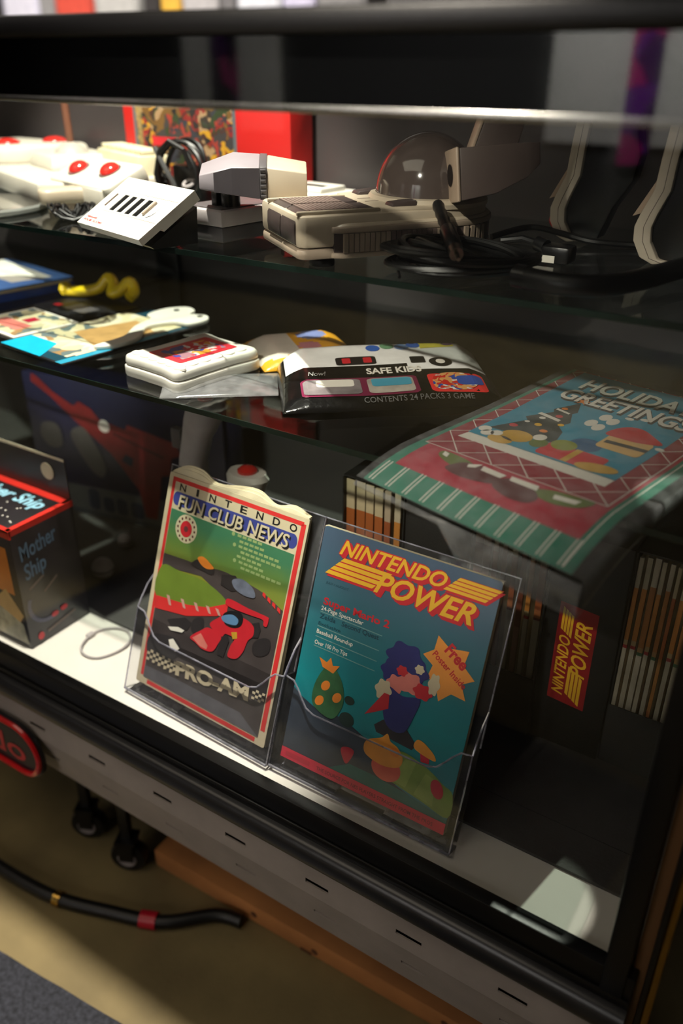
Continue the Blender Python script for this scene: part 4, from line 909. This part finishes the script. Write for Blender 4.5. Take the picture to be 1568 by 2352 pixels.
t = card('blister card with cyan strip and white die cut tab on the lower shelf', -.952, .122, -7, .137, .235, ['blackink', 'blueink', 'cyan', 'tealdark', 'collage1', 'tan'], dr)
tabp = spline([(.050, .20), (.045, .235), (.062, .262), (.085, .258), (.095, .240), (.118, .25), (.136, .235), (.132, .205), (.108, .198), (.10, .16), (.132, .12), (.135, .08), (.118, .06), (.112, .11), (.085, .15), (.07, .19)], 5)
G().prism(tabp, .003, .009, M=at()).build('white_tab', 'white', t, bevel=.0015, angle=60)
for q in (.068, .118): G().lathe([(.0042, 0), (.0042, .0006)], 14, M=at(q, .238, .0092)).build('tab_hole', 'blackink', t)
card('small faded pink and grey card lying at the left of the lower shelf', -1.075, .165, -9, .118, .10, ['whiteink', 'pinkink', 'midgrey', 'crimson', 'collage1', 'tan'], lambda g: (g.sheet([(.005, .005), (.113, .005), (.113, .095), (.005, .095)], .0027, 4), g.sheet([(.02, .02), (.09, .02), (.09, .045), (.02, .045)], .0029, 1), g.sheet([(.05, .05), (.07, .05), (.07, .07), (.05, .07)], .0029, 3)))
t = card('dark blister card with yellow toy pieces at the left of the lower shelf', -1.075, .275, -9, .13, .10, ['blackink', 'redink', 'darkgrey', 'blackink', 'blackink', 'tan'], lambda g: (g.sheet([(.05, .02), (.10, .02), (.10, .05), (.05, .05)], .0027, 2), g.sheet([(.02, .02), (.035, .02), (.035, .03), (.02, .03)], .0027, 1)))
yt = thing('yellow_toy', 'bright yellow curled plastic toy on the dark blister card', 'toy', (-1.065, .335, ZS2 + .0035), (0, 0, 12))
G().tube(spline([(0, 0, .009), (.025, .004, .010), (.05, .01, .015), (.064, .018, .030), (.076, .012, .022), (.080, 0, .012), (.092, .004, .016), (.104, .014, .028), (.114, .008, .016), (.112, -.004, .009)], 5, False), .0085, 12).build('curl', 'yellowplastic', yt, smooth=True)
G().lathe([(0, -.011), (.008, -.008), (.011, 0), (.008, .008), (0, .011)], 16, M=at(-.004, 0, .0115), cap=False).build('end_knob', 'yellowplastic', yt, smooth=True)
t = thing('booklet_pack', 'blue and white booklet pack at the far left of the lower shelf', 'booklet', (-1.33, .27, ZS2), (0, 0, -10))
G().box(0, .20, 0, .15, 0, .012).build('cover', mat('cobalt_cover', rgb(46, 84, 176), .35), t, bevel=.001); G().box(.002, .198, .002, .148, .0125, .0165).build('pages', 'paper', t); G().box(0, .20, 0, .15, .017, .020).build('top_cover', mat('pale_blue_cover', rgb(90, 130, 200), .35), t, bevel=.001)
g = G(); g.sheet([(.0, .06), (.17, .06), (.18, .125), (.0, .135)], .0202, 0); g.sheet([(.0, .018), (.13, .012), (.13, .036), (.0, .04)], .0202, 0); g.sheet([(.14, .01), (.165, .01), (.165, .035), (.14, .035)], .0202, 0); g.build('printed_bands', 'whiteink', t)

# ------------------------------------------------------------------ on the upper shelf
ZS1 = 0.5352
# beige unit with smoked dome: local x runs along its length (away from the viewer), y across it
t = thing('domed_console', 'long beige console with smoked dome and brown ribbed lids on the upper shelf', 'console', (-.496, .155, ZS1), (0, 0, 54)); t.scale = (1.0, 1.08, 1.05)
z0 = .0085
def stadium(cx, cy, r, x0, n=20, rc=.008):
    out = [(cx + r * math.sin(a), cy - r * math.cos(a)) for a in [math.pi * k / n for k in range(n + 1)]]
    y0, y1 = cy - r, cy + r
    out += [(x0 + rc, y1), (x0 + rc * .3, y1 - rc * .3), (x0, y1 - rc), (x0, y0 + rc), (x0 + rc * .3, y0 + rc * .3), (x0 + rc, y0)]
    return out
cx, cy = .170, .0625
G().prism(stadium(cx, cy, .0625, 0), z0, z0 + .010, taper=-.0).build('lower_shell', 'beige', t, bevel=.003)
G().prism(stadium(cx, cy, .0625, 0), z0 + .0104, z0 + .040).build('upper_shell', 'cream', t, bevel=.004)
G().prism(stadium(cx, cy, .069, .030, rc=.014), z0 + .0008, z0 + .006).build('skirt_base', 'beige', t, bevel=.0015)
G().prism(stadium(cx, cy, .0675, .032, rc=.014), z0 + .006, z0 + .0238).build('skirt_band', 'darkbrown', t)
G().prism(stadium(cx, cy, .069, .030, rc=.014), z0 + .0238, z0 + .0292).build('skirt_top', 'beige', t, bevel=.0012)
G().prism(stadium(cx, cy, .0675, .033, rc=.014), z0 + .0292, z0 + .0318, taper=.03).build('skirt_edge', 'cream', t, bevel=.001)
rib = G().box(-.0024, .0024, -.0026, .0, z0 + .0063, z0 + .0235).build('side_rib', 'beige', t); dk = rib.data.copy(); dk.materials[0] = K['brown']
for k in range(26):
    o = rib if k == 0 else rib.copy()
    if k: COL.objects.link(o); o.parent = t
    if 9 <= k <= 17: o.data = dk
    o.location = (.046 + k * .0057, cy - .0673, 0) if k < 22 else (cx + .0675 * math.sin((k - 21) * .12 + .03), cy - .0675 * math.cos((k - 21) * .12 + .03), 0)
    if k >= 22: o.rotation_euler = (0, 0, (k - 21) * .12)
# two ribbed lids wrapping over the near end
for y0 in (.010, .0535):
    y1 = y0 + .0415
    pr = [(-.0012, z0 + .013), (-.0022, z0 + .022), (-.0016, z0 + .032), (.003, z0 + .0395), (.010, z0 + .0422), (.085, z0 + .0418), (.085, z0 + .036), (.012, z0 + .036), (.004, z0 + .020), (.004, z0 + .013)]
    g = G(); g.loft([[(p[0], y, p[1]) for p in pr] for y in (y0, y1)]); g.build('lid', 'darkbrown', t, bevel=.0012)  # base coloured darker than the ribs to put shade into their gaps
    for k in range(13):
        G().box(.0115 + k * .0043, .0149 + k * .0043, y0 + .001, y1 - .001, z0 + .0419, z0 + .0437).build('lid_rib', 'brown', t)
    G().box(.069, .0845, y0 + .002, y1 - .002, z0 + .0419, z0 + .0426).build('lid_panel', 'darkbrown', t)
G().box(.0, .088, .0055, .0095, z0 + .0395, z0 + .0435).build('lid_rail', 'cream', t, bevel=.0012); G().box(.0, .088, .0955, .0995, z0 + .0395, z0 + .0435).build('lid_rail', 'cream', t, bevel=.0012)
G().prism([(.088, .004), (.165, .002), (.165, .123), (.088, .121)], z0 + .038, z0 + .0425).build('deck_plate', 'cream', t, bevel=.002)
for y in (.020, .105):
    g = G(); g.add([(.103, y - .009, z0 + .0425), (.131, y - .009, z0 + .0425), (.131, y + .009, z0 + .0425), (.103, y + .009, z0 + .0425), (.105, y - .008, z0 + .0455), (.131, y - .008, z0 + .0475), (.131, y + .008, z0 + .0475), (.105, y + .008, z0 + .0455)], [(3, 2, 1, 0), (4, 5, 6, 7), (0, 1, 5, 4), (1, 2, 6, 5), (2, 3, 7, 6), (3, 0, 4, 7)])
    g.build('wedge_button', 'darkbrown', t, bevel=.0008)
for y in (.052, .072): G().box(.092, .165, y - .0006, y + .0006, z0 + .0424, z0 + .0428).build('deck_seam', 'brown', t)
G().lathe([(.0640, z0 + .039), (.0640, z0 + .043), (.0615, z0 + .0465), (.056, z0 + .0475), (.056, z0 + .039)], 40, M=at(cx, cy)).build('dome_collar', 'cream', t, smooth=True)
RD = .0555
G().lathe([(RD * math.cos(a), z0 + .0475 + RD * 1.03 * math.sin(a)) for a in [math.pi / 2 * k / 16 for k in range(17)]], 48, M=at(cx, cy), cap=False).build('dome', mat('smoked_dome_plastic', rgb(84, 74, 70), .10, coat=.5, spec=.5), t, smooth=True)
for x, y in ((.030, .018), (.030, .107), (.20, .02), (.20, .105)): G().lathe([(.013, 0), (.013, .006), (.010, .0088)], 20, M=at(x, y)).build('rubber_foot', 'rubber', t, bevel=.001)

# white four slot adapter, tilted like a lectern
t = thing('slot_adapter', 'white sloping plate with four black slots and small red print on the upper shelf', 'adapter', (-.832, .173, ZS1), (0, 0, -16.6))
th = .012
Mt = at(0, 0, 0, rx=31) @ at(0, .0062, 0)
W4, L4 = .149, .086
xs = [.0335, .0445, .052, .063, .0705, .0815, .089, .100]; ya, yb = .030, .058
g = G()
g.box(0, W4, 0, ya, 0.004, th, 0, Mt); g.box(0, W4, yb, L4, 0, th, 0, Mt); g.box(0, W4, ya, yb, 0, th - .006, 0, Mt)
e = [0] + xs + [W4]
for k in range(0, len(e), 2): g.box(e[k], e[k + 1], ya, yb, th - .006, th, 0, Mt)
g.build('plate', 'white', t)
for k in range(4): G().box(xs[2 * k], xs[2 * k + 1], ya, yb, th - .0058, th - .0007, 0, Mt).build('slot', 'blackplastic', t)
G().prism([(.016, 0.0005), (.072, 0.0005), (.074, .0395), (.012, .0035)], .006, W4 - .006, M=Matrix(((0, 0, 1, 0), (1, 0, 0, 0.004), (0, 1, 0, 0), (0, 0, 0, 1)))).build('stand', 'blackplastic', t)
for y in (ya - .003, yb + .005): G().box(.004, W4 - .004, y, y + .0006, th, th + .0002, 0, Mt).build('crease', 'beige', t)
G().box(.018, .0195, .034, .056, th, th + .0016, 0, Mt).build('slide_mark', 'brown', t); G().box(.108, .112, .034, .056, th, th + .003, 0, Mt).build('slide_switch', 'beige', t, bevel=.0008)
g = G(); g.tube([Mt @ Vector(p) for p in ((.118, .032, th), (.124, .036, th), (.126, .042, th), (.126, .058, th))], .0006, 5); g.build('bracket_mark', 'darkgrey', t)
g = G(); put(g, text('Nintendo', .0040, .01, .1, .026), .006, .0115, th + .0003, 0, 0, Mt); put(g, text('FOUR SCORE', .0034, .015, .1, .046), .006, .0060, th + .0003, 0, 0, Mt)
g.build('red_lettering', 'redink', t)

# grey sensor unit: box base, black neck, faceted head with a pale tail
t = thing('sensor_unit', 'grey angular sensor head on black neck and square base beside the white slotted plate', 'sensor', (-.658, .262, ZS1), (0, 0, -8))
G().box(-.058, .014, -.040, .060, .0, .0165).build('base_lower', 'darkgrey', t, bevel=.002); G().box(-.060, .016, -.042, .062, .017, .0345).build('base_upper', 'midgrey', t, bevel=.003)
G().box(-.052, .008, -.034, .054, .0345, .036).build('base_top_plate', 'darkgrey', t, bevel=.001)
G().lathe([(.011, .036), (.011, .066)], 18, M=at(.000, -.012)).build('neck', 'blackplastic', t, bevel=.001); G().box(-.022, -.013, -.022, -.008, .036, .062).build('neck_bracket', 'blackplastic', t, bevel=.001)
Mh = at(-.012, -.044, .0530, rz=44)
def hexa(g, sec, mi=0):
    g.loft([[Mh @ Vector((x, y, z)) for y, z in ring] for x, ring in sec], mi)
g = G(); hexa(g, [(0, [(-.022, .006), (.024, .006), (.022, .028), (-.019, .020)]), (.036, [(-.025, .0), (.027, .0), (.024, .040), (-.021, .028)]), (.066, [(-.026, -.004), (.028, -.004), (.025, .038), (-.022, .028)])])
g.build('head', mat('sensor_grey_plastic', rgb(140, 132, 138), .45, var=.06), t, bevel=.0012)
g = G(); hexa(g, [(.016, [(-.0236, .003), (-.022, .003), (-.0192, .0225), (-.0208, .0225)]), (.036, [(-.0258, .001), (-.024, .001), (-.0205, .0275), (-.022, .0275)]), (.066, [(-.0268, -.003), (-.025, -.003), (-.0215, .0275), (-.0229, .0275)])]); g.build('side_plate', mat('charcoal_plastic', rgb(62, 56, 60), .5), t)
g = G(); hexa(g, [(.066, [(-.0265, -.0045), (.0285, -.0045), (.0255, .0385), (-.0225, .0285)]), (.074, [(-.0265, -.0045), (.0285, -.0045), (.0255, .0380), (-.0225, .0285)])]); g.build('head_band', 'darkgrey', t, bevel=.0006)
for k in range(6): g = G(); g.box(.067, .073, -.0280 + k * .0007, -.0235 + k * .0007, -.003 + k * .0052, .0005 + k * .0052, 0, Mh); g.build('band_rib', 'darkgrey', t, bevel=.0006)
g = G(); hexa(g, [(.074, [(-.025, -.004), (.027, -.004), (.024, .037), (-.021, .028)]), (.118, [(-.023, -.006), (.025, -.006), (.022, .030), (-.019, .022)])]); g.build('head_tail', 'cream', t, bevel=.0015)

# white flat unit behind the sensor
t = thing('flat_unit', 'low white unit lying behind the grey sensor unit', 'unit', (-.80, .47, ZS1), (0, 0, -6))
G().box(0, .11, 0, .10, 0, .020).build('body', 'white', t, bevel=.003); G().box(.03, .10, .03, .085, .020, .027).build('raised_top', 'white', t, bevel=.002); G().box(.045, .09, .045, .06, .027, .0275).build('slot', 'blackplastic', t)

# red boxed set standing at the back
t = thing('red_box', 'tall red box with crowded colour picture standing against the back panel', 'box', (-1.092, .515, ZS1), (0, 0, 0))
G().box(0, .326, 0, .055, 0, .19).build('carton', 'redcard', t, bevel=.0015)
G().box(.022, .228, -.0006, 0, .010, .178).build('grey_frame', mat('frame_grey_ink', rgb(96, 100, 104), .5), t)
G().box(.029, .222, -.0010, -.0006, .014, .172).build('picture', collage_mat('box_collage', [rgb(190, 140, 36), rgb(50, 42, 36), rgb(130, 36, 32), rgb(48, 60, 36), rgb(60, 56, 56), rgb(36, 32, 32), rgb(150, 54, 44), rgb(160, 130, 96), rgb(50, 52, 60), rgb(70, 44, 36), rgb(110, 80, 40)], 70, .5), t)
G().box(.060, .110, -.0013, -.0010, .065, .078).build('picture_band', 'redink', t)
G().box(.031, .040, -.0013, -.0010, .02, .165).build('side_lettering_strip', mat('strip_gold_ink', rgb(150, 128, 80), .5, var=.6, scale=160), t)

# black coiled power lead leaning against the red box
t = thing('cable_bundle', 'black coiled power lead with grey tie standing before the red box', 'cable', (-.895, .425, ZS1))
rr = random.Random(4); pts = []
for k in range(110):
    a = k / 110 * 2 * math.pi * 4.2; r = .040 + .006 * math.sin(k * .37)
    pts.append((r * 1.05 * math.cos(a) + .004 * math.sin(k * .21), .010 * math.sin(a * .5 + k * .05), .0445 + (r - .004) * math.sin(a)))
G().tube(pts, .0034, 7).build('coil', 'rubber', t, smooth=True)
G().tube([(-.03, -.018, .074), (-.012, -.022, .052), (.004, -.022, .03), (.01, -.018, .0045)], .0036, 7).build('loose_end', mat('grey_cable_rubber', rgb(72, 72, 72), .3), t, smooth=True)
G().tube([(-.026, -.018, .010), (-.03, -.02, .04), (-.02, -.02, .070), (.0, -.02, .084), (.026, -.02, .074), (.034, -.016, .05)], .0036, 7).build('outer_loop', 'rubber', t, smooth=True)
G().box(-.012, .040, -.006, .02, .004, .052).build('adapter_block', 'blackplastic', t, bevel=.004)
g = G(); g.tube([(.024 + .008 * math.cos(a), -.012 + .012 * math.sin(a) * .6, .03 + .004 * math.sin(a)) for a in [2 * math.pi * k / 14 for k in range(14)]], .0022, 6, closed=True); g.build('tie', 'midgrey', t, smooth=True)

# cream arcade controller with two red domes, stick and key row
K['arcadeshell'] = mat('ivory_white_plastic', rgb(200, 194, 180), .45, var=.05)
t = thing('arcade_controller', 'big cream arcade controller with joystick and large red domed buttons at left', 'controller', (-1.03, .262, ZS1), (0, 0, -22))
lo, hi = .016, .036
G().prism([(-.46, .02), (-.02, .02), (0, .06), (0, .20), (-.10, .215), (-.20, .24), (-.46, .14)], 0.002, .030).build('lower_body', 'arcadeshell', t, bevel=.005)
Mq = at(-.035, .050, .034, rz=6, rx=24)
G().prism(rrect(-.020, -.002, .158, .066, .010), -.022, 0, taper=-.0, M=Mq).build('button_block', 'arcadeshell', t, bevel=.004)
G().prism([(-.03, .052), (.112, .062), (.10, .12), (-.04, .11)], .002, .032).build('block_base', 'arcadeshell', t, bevel=.003)
for x, y in ((.026, .030), (.106, .038)):
    G().lathe([(.0165, -.001), (.0165, .0012)], 24, M=Mq @ at(x, y)).build('button_ring', 'darkgrey', t)
    G().lathe([(.0145 * math.cos(a), .0010 + .010 * math.sin(a)) for a in [math.pi / 2 * k / 8 for k in range(9)]], 24, M=Mq @ at(x, y), cap=False).build('domed_button', 'redbutton', t, smooth=True)
G().prism([(-.27, .085), (-.155, .085), (-.155, .20), (-.27, .20)], .030, .050, taper=.12).build('stick_plinth', 'arcadeshell', t, bevel=.004)
G().lathe([(.028, .050), (.024, .056), (.012, .064), (.008, .066)], 20, M=at(-.21, .14)).build('stick_boot', mat('pale_grey_rubber', rgb(170, 164, 154), .5), t, smooth=True)
G().tube([(-.21, .14, .06), (-.212, .138, .185)], .0058, 12).build('stick', mat('brown_shaft', rgb(112, 74, 58), .3), t, smooth=True)
G().prism([(-.46, .03), (-.30, .03), (-.28, .07), (-.28, .20), (-.46, .135)], .030, .058, taper=.05).build('side_block', 'arcadeshell', t, bevel=.006)
for x, y in ((-.335, .075), (-.335, .155)): G().lathe([(.021 * math.cos(a), .0575 + .009 * math.sin(a)) for a in [math.pi / 2 * k / 8 for k in range(9)]], 24, M=at(x, y), cap=False).build('domed_button', 'redbutton', t, smooth=True)
G().box(-.185, -.015, .172, .222, .008, .058).build('key_bank', mat('ivory_plastic', rgb(214, 206, 174), .45), t, bevel=.004)
for k in range(9): G().box(-.181 + k * .0183, -.167 + k * .0183, .180, .216, .058, .065).build('key', mat('ivory_plastic', rgb(214, 206, 174), .45), t, bevel=.002)
t = thing('boomerang_pad', 'small cream curved game pad with red buttons before the arcade controller', 'gamepad', (-.945, .315, ZS1), (0, 0, 32))
G().prism(spline([(-.075, -.030), (-.06, -.038), (-.03, -.016), (0, -.006), (.05, -.022), (.078, -.006), (.074, .028), (.03, .036), (-.03, .024), (-.078, -.004)], 5), .010, .030).build('shell', 'cream', t, bevel=.005, angle=60)
G().prism(spline([(-.066, -.026), (-.03, -.010), (.03, -.008), (.055, -.012), (.060, .018), (.02, .028), (-.04, .014)], 4), .0, .010).build('lower_shell', 'beige', t)
G().prism(spline([(.0, .004), (.05, -.014), (.072, .0), (.066, .024), (.03, .030)], 4), .030, .033).build('button_plate', 'white', t, bevel=.001)
for x, y in ((.030, .010), (.052, .010)): G().lathe([(.0072, .033), (.0072, .0365), (.004, .0375), (0, .0376)], 16, M=at(x, y)).build('button', 'redbutton', t, smooth=True)
G().box(.006, .020, .012, .016, .033, .0345).build('select_bar', 'darkgrey', t)
t = thing('wire_heap', 'tangled heap of thin black wire beneath the small cream pad', 'wire', (-.925, .245, ZS1))
pts = []
for k in range(160): a = k * .45; pts.append((.034 * math.cos(a) * (.6 + .4 * math.sin(k * .13)), .030 * math.sin(a) * (.6 + .4 * math.cos(k * .17)), .010 + .008 * math.sin(k * .9)))
G().tube(pts, .0016, 5).build('strand', 'rubber', t, smooth=True); G().box(-.012, .012, -.006, .006, .0, .010).build('plug', 'blackplastic', t, bevel=.002)
t = thing('round_tray', 'round black glossy tray with grey rim at the front left of the upper shelf', 'tray', (-1.095, .225, ZS1))
G().lathe([(.088, 0), (.092, .004), (.092, .008), (.0, .008)], 48).build('disc', 'blackgloss', t, smooth=True); G().lathe([(.090, .0), (.0965, .002), (.0965, .006), (.0925, .0085)], 48, cap=False).build('rim', mat('grey_rim', rgb(110, 112, 108), .3), t, smooth=True)
G().lathe([(.012, .008), (.012, .018), (.008, .02)], 18, M=at(-.03, .02)).build('spindle', 'midgrey', t, smooth=True)

# upside down grey light gun leaning behind the dome
t = thing('light_gun', 'taupe light gun upside down with square muzzle behind the smoked dome', 'light gun', (-.398, .289, .587), (0, 0, 0))
K['gungrey'] = mat('taupe_plastic', rgb(84, 72, 68), .5, var=.08); K['gunpale'] = mat('pale_gun_plastic', rgb(178, 156, 136), .5, var=.08)
Mg = at(0, 0, .030, rz=40, ry=-4, rx=-10)
g = G(); sec = [(0, .0235, .0245), (.035, .0230, .0225), (.070, .018, .016), (.085, .012, .010)]
g.loft([[Mg @ Vector((x, y * hw, z * hh + (.0245 - hh))) for y, z in ((-1, -1), (1, -1), (1, 1), (-1, 1))] for x, hw, hh in sec]); g.build('barrel', 'gungrey', t, bevel=.0015)
g = G(); fr = [[(-.0005, y * .0245, z * .0255) for y, z in ((-1, -1), (1, -1), (1, 1), (-1, 1))], [(-.0045, y * .0245, z * .0255) for y, z in ((-1, -1), (1, -1), (1, 1), (-1, 1))]]
g.loft([[Mg @ Vector(p) for p in r_] for r_ in fr]); g.build('muzzle_face', 'gunpale', t, bevel=.002)
G().lathe([(.0105, 0), (.0105, .0008)], 24, M=Mg @ at(-.0046, 0, .001, ry=-90) ).build('muzzle_hole', 'blackgloss', t)
Mk = Mg @ at(.030, 0, .022, ry=24)
g = G(); g.loft([[Mk @ Vector((x * sx, y * .011, z)) for x, y in ((-.4, -1), (1, -1), (1, 1), (-.4, 1))] for sx, z in ((.030, -.01), (.028, .05), (.034, .12))]); g.build('grip', 'gungrey', t, bevel=.002)
g = G(); g.loft([[Mk @ Vector((x, y * .0112, z)) for x, y in ((-.0150, -1), (-.0118, -1), (-.0118, 1), (-.0150, 1))] for z in (-.005, .12)]); g.build('grip_front', 'gunpale', t, bevel=.0008)
g = G(); g.box(-.0154, -.0116, -.0114, .0114, .044, .0454, 0, Mk); g.build('grip_groove', 'gungrey', t)

# pale curved grips standing on end at the right
def grip(loc, rz, label, flip, trig):
    t = thing('curved_grip', label, 'grip', loc, (0, 0, rz))
    out = [(.024, 0), (.010, .006), (.001, .022), (.0, .036), (.004, .048), (.014, .072), (.016, .10), (.020, .138), (.022, .16)]
    inn = [(p[0] + .019 - .004 * (k / 8), p[1] + (.004 if k == 0 else 0)) for k, p in enumerate(out)]
    M = at(rx=90)
    G().prism(out + inn[::-1], -.018, .018, M=M).build('shell', 'grip', t, bevel=.002)
    mid = [((a[0] + b[0]) / 2 + .001, (a[1] + b[1]) / 2) for a, b in zip(out, inn)]
    g = G(); g.tube([(p[0], -.0180, p[1]) for p in mid], .0004, 5); g.build('seam', 'brown', t)
    body = [(p[0] + .0005, p[1]) for p in inn] + [(.090, .16), (.086, .12), (.092, .095), (.088, .07), (.070, .04), (.058, .006)]
    G().prism(body, -.014, .014, M=M).build('body', 'blackplastic', t, bevel=.002)
    G().prism([(.004, .048), (.014, .072), (.0155, .085), (-.006, .044)], -.008, .008, M=M).build('side_fin', 'gunpale', t, bevel=.0008)
    if trig: G().prism(spline([(.032, .012), (.030, .036), (.044, .030), (.060, .040), (.072, .028), (.060, .008)], 4), -.022, -.0145, M=M).build('trigger', 'gripred', t, bevel=.001)
    else: G().prism(spline([(-.004, .020), (.002, .034), (.004, .012)], 4), -.006, .006, M=M).build('trigger', 'gripred', t, bevel=.001)
    return t
grip((-.353, .468, ZS1), 0, 'pale curved grip with black body standing on end behind the black cables', 0, False)
grip((-.237, .398, ZS1), 0, 'pale curved grip with red trigger standing on end nearest the right post', 0, True)

# black cables
t = thing('coiled_lead', 'black coiled lead with metal tipped plug lying before the domed console', 'cable', (-.362, .240, ZS1), (0, 0, 40))
pts = []
for k in range(420):
    a = k / 420 * 2 * math.pi * 14; r = .055 + .012 * math.sin(k * .081) ; lift = .006 + .030 * (k % 60) / 60 * (.62 + .38 * math.sin(a - 1.2)) + .004 * math.sin(k * .29)
    pts.append((r * 1.12 * math.cos(a) + .006 * math.sin(k * .05), r * .80 * math.sin(a), max(.0035, lift)))
G().tube(pts, .0030, 7).build('coil', 'rubber', t, smooth=True)
def wl(x, y, z): return tuple(Matrix.Rotation(R(-40), 4, 'Z') @ Vector((x + .362, y - .240, z - ZS1)))
p0, p1 = Vector((-.404, .266, .592)), Vector((-.340, .184, .562)); d = p1 - p0
g = G(); g.tube([wl(*(p0 + d * q)) for q in (0, .05, .12, .19, .26, .33, .40, .47, .50)], [.0055, .0062, .0052, .0062, .0052, .0062, .0052, .0064, .0064], 12); g.build('strain_relief', 'rubber', t, smooth=True)
g = G(); g.tube([wl(*(p0 + d * q)) for q in (.50, .52, .84, .86)], [.0066, .0078, .0078, .0070], 14); g.build('plug_body', 'blackplastic', t, smooth=True)
g = G(); g.tube([wl(*(p0 + d * q)) for q in (.86, .97)], [.0066, .0066], 14); g.build('plug_collar', mat('tarnished_metal', rgb(150, 140, 132), .3, metal=1.0), t, smooth=True)
g = G(); g.tube([wl(*(p0 + d * q)) for q in (.96, 1.06)], [.0022, .0018], 8); g.build('plug_pin', 'tarnish' if 'tarnish' in K else MATS['tarnished_metal'], t, smooth=True)
g = G(); g.tube([wl(-.452, .262, .565), wl(-.432, .232, .556), wl(-.412, .200, .545), wl(-.395, .176, .5375)], .0016, 6); g.tube([wl(-.445, .262, .553), wl(-.424, .248, .540), wl(-.405, .235, .5365), wl(-.390, .240, .5365)], .0014, 6); g.build('wire_tie', 'rubber', t, smooth=True)
t = thing('thin_lead', 'thin black lead with dark connector running behind the coil to the pale grips', 'cable', (-.33, .43, ZS1))
G().tube(spline([(-.075, -.02, .004), (-.045, .022, .012), (.0, .012, .010), (.035, .008, .006), (.075, .025, .004), (.11, .03, .004)], 5, False), .0036, 8).build('cord', 'rubber', t, smooth=True)
G().tube([(-.035, -.085, .014), (-.012, -.082, .018), (.008, -.088, .016)], .0036, 8).build('side_cord', 'rubber', t, smooth=True)
g = G(); g.tube([(.006, -.088, .016), (.018, -.092, .014)], [.0075, .0075], 12); g.build('connector_collar', 'blackplastic', t, smooth=True)
g = G(); g.loft([[(x, y - .095, z) for y, z in ((-.013, .001), (.013, .001), (.013, .018), (-.013, .018))] for x in (.018, .048)]); g.build('connector', 'blackplastic', t, bevel=.003)
G().box(.012, .034, -.1092, -.1082, .002, .009).build('connector_label', 'white', t)
t = thing('thick_hose', 'thick matt black cable curving along the front right of the upper shelf', 'cable', (-.22, .225, ZS1))
G().tube(spline([(-.068, -.016, .0105), (-.03, -.024, .0105), (.006, -.010, .0105), (.030, .04, .0105), (.05, .11, .0105), (.09, .17, .0105), (.13, .19, .0105)], 6, False), .0100, 14).build('hose', 'rubber', t, smooth=True)
G().tube([(-.072, -.015, .0105), (-.060, -.0175, .0105)], .0108, 14).build('end_ring', 'blackplastic', t, smooth=True)

# ------------------------------------------------------------------ on the floor below
t = thing('pine_board', 'rough pine board lying on the floor under the case', 'board', (-.768, .098, -.4495), (0, 0, 1.6))
G().box(0, .90, 0, .10, 0, .036).build('plank', 'wood', t, bevel=.002)
for x, z in ((.20, .018), (.31, .012), (.52, .02)): G().lathe([(.006, 0), (.004, .0005)], 12, M=at(x, -.0002, z, rx=90)).build('knot', mat('wood_knot', rgb(96, 58, 36), .6), t)
G().box(.285, .305, -.0006, .004, -.0, .006).build('chip', mat('wood_knot', rgb(96, 58, 36), .6), t)
for (x, y), lab in (((-.80, .075), 'black caster with grey hub on the floor nearer the pine board'), ((-.905, .085), 'black caster with grey hub on the floor left of the other caster')):
    t = thing('caster', lab, 'caster', (x, y, -.4495), (0, 0, 25), 'casters under the case')
    G().lathe([(.018, -.011), (.028, -.010), (.030, -.004), (.030, .004), (.028, .010), (.018, .011)], 24, M=at(0, 0, .030, rx=90)).build('wheel', 'rubber', t, smooth=True)
    G().lathe([(.016, 0), (.014, .002)], 20, M=at(0, -.0125, .030, rx=90)).build('hub', 'midgrey', t)
    g = G(); g.box(-.012, .012, -.016, -.0135, .028, .066); g.box(-.012, .012, .0135, .016, .028, .066); g.box(-.016, .016, -.016, .016, .064, .070); g.build('fork', 'black', t)
    G().box(-.007, .007, -.007, .007, .070, .2445).build('stem', 'black', t)
t = thing('floor_hose', 'black cable with red connector looping across the floor', 'cable', (-.70, .0, -.4495))
G().tube(spline([(-.42, -.045, .011), (-.29, -.050, .011), (-.16, -.040, .011), (-.06, -.01, .011), (.02, .022, .011), (.08, .075, .011), (.12, .088, .011)], 6, False), .0105, 12).build('hose', 'rubber', t, smooth=True)
G().tube([(-.012, .008, .011), (.012, .0185, .011)], .0135, 14).build('red_connector', mat('red_rubber', rgb(190, 20, 44), .4), t, smooth=True)
G().tube([(-.15, -.038, .011), (-.138, -.0355, .011)], .0122, 14).build('brass_ring', 'brass', t, smooth=True)
t = thing('floor_rug', 'dark blue grey rug corner on the floor at lower left', 'rug', (-1.45, -.812, -.4497), (0, 0, 8))
K['rug'] = mat('rug_pile', rgb(52, 54, 62), .95, var=.6, scale=160, bump=.8, bscale=400)
g = G(); nx, ny = 40, 30; rg = random.Random(2); vs = []
for j in range(ny + 1):
    for i in range(nx + 1): vs.append((1.35 * i / nx, .61 * j / ny + (.10 * (1 - i / nx) * 0) - (.06 * i / nx), .006 + rg.random() * .003))
g.add(vs, [(j * (nx + 1) + i, j * (nx + 1) + i + 1, (j + 1) * (nx + 1) + i + 1, (j + 1) * (nx + 1) + i) for j in range(ny) for i in range(nx)]); g.build('pile', 'rug', t)
G().prism([(0, 0), (1.35, -.06), (1.35, .55), (0, .61)], 0, .005).build('backing', 'rug', t)
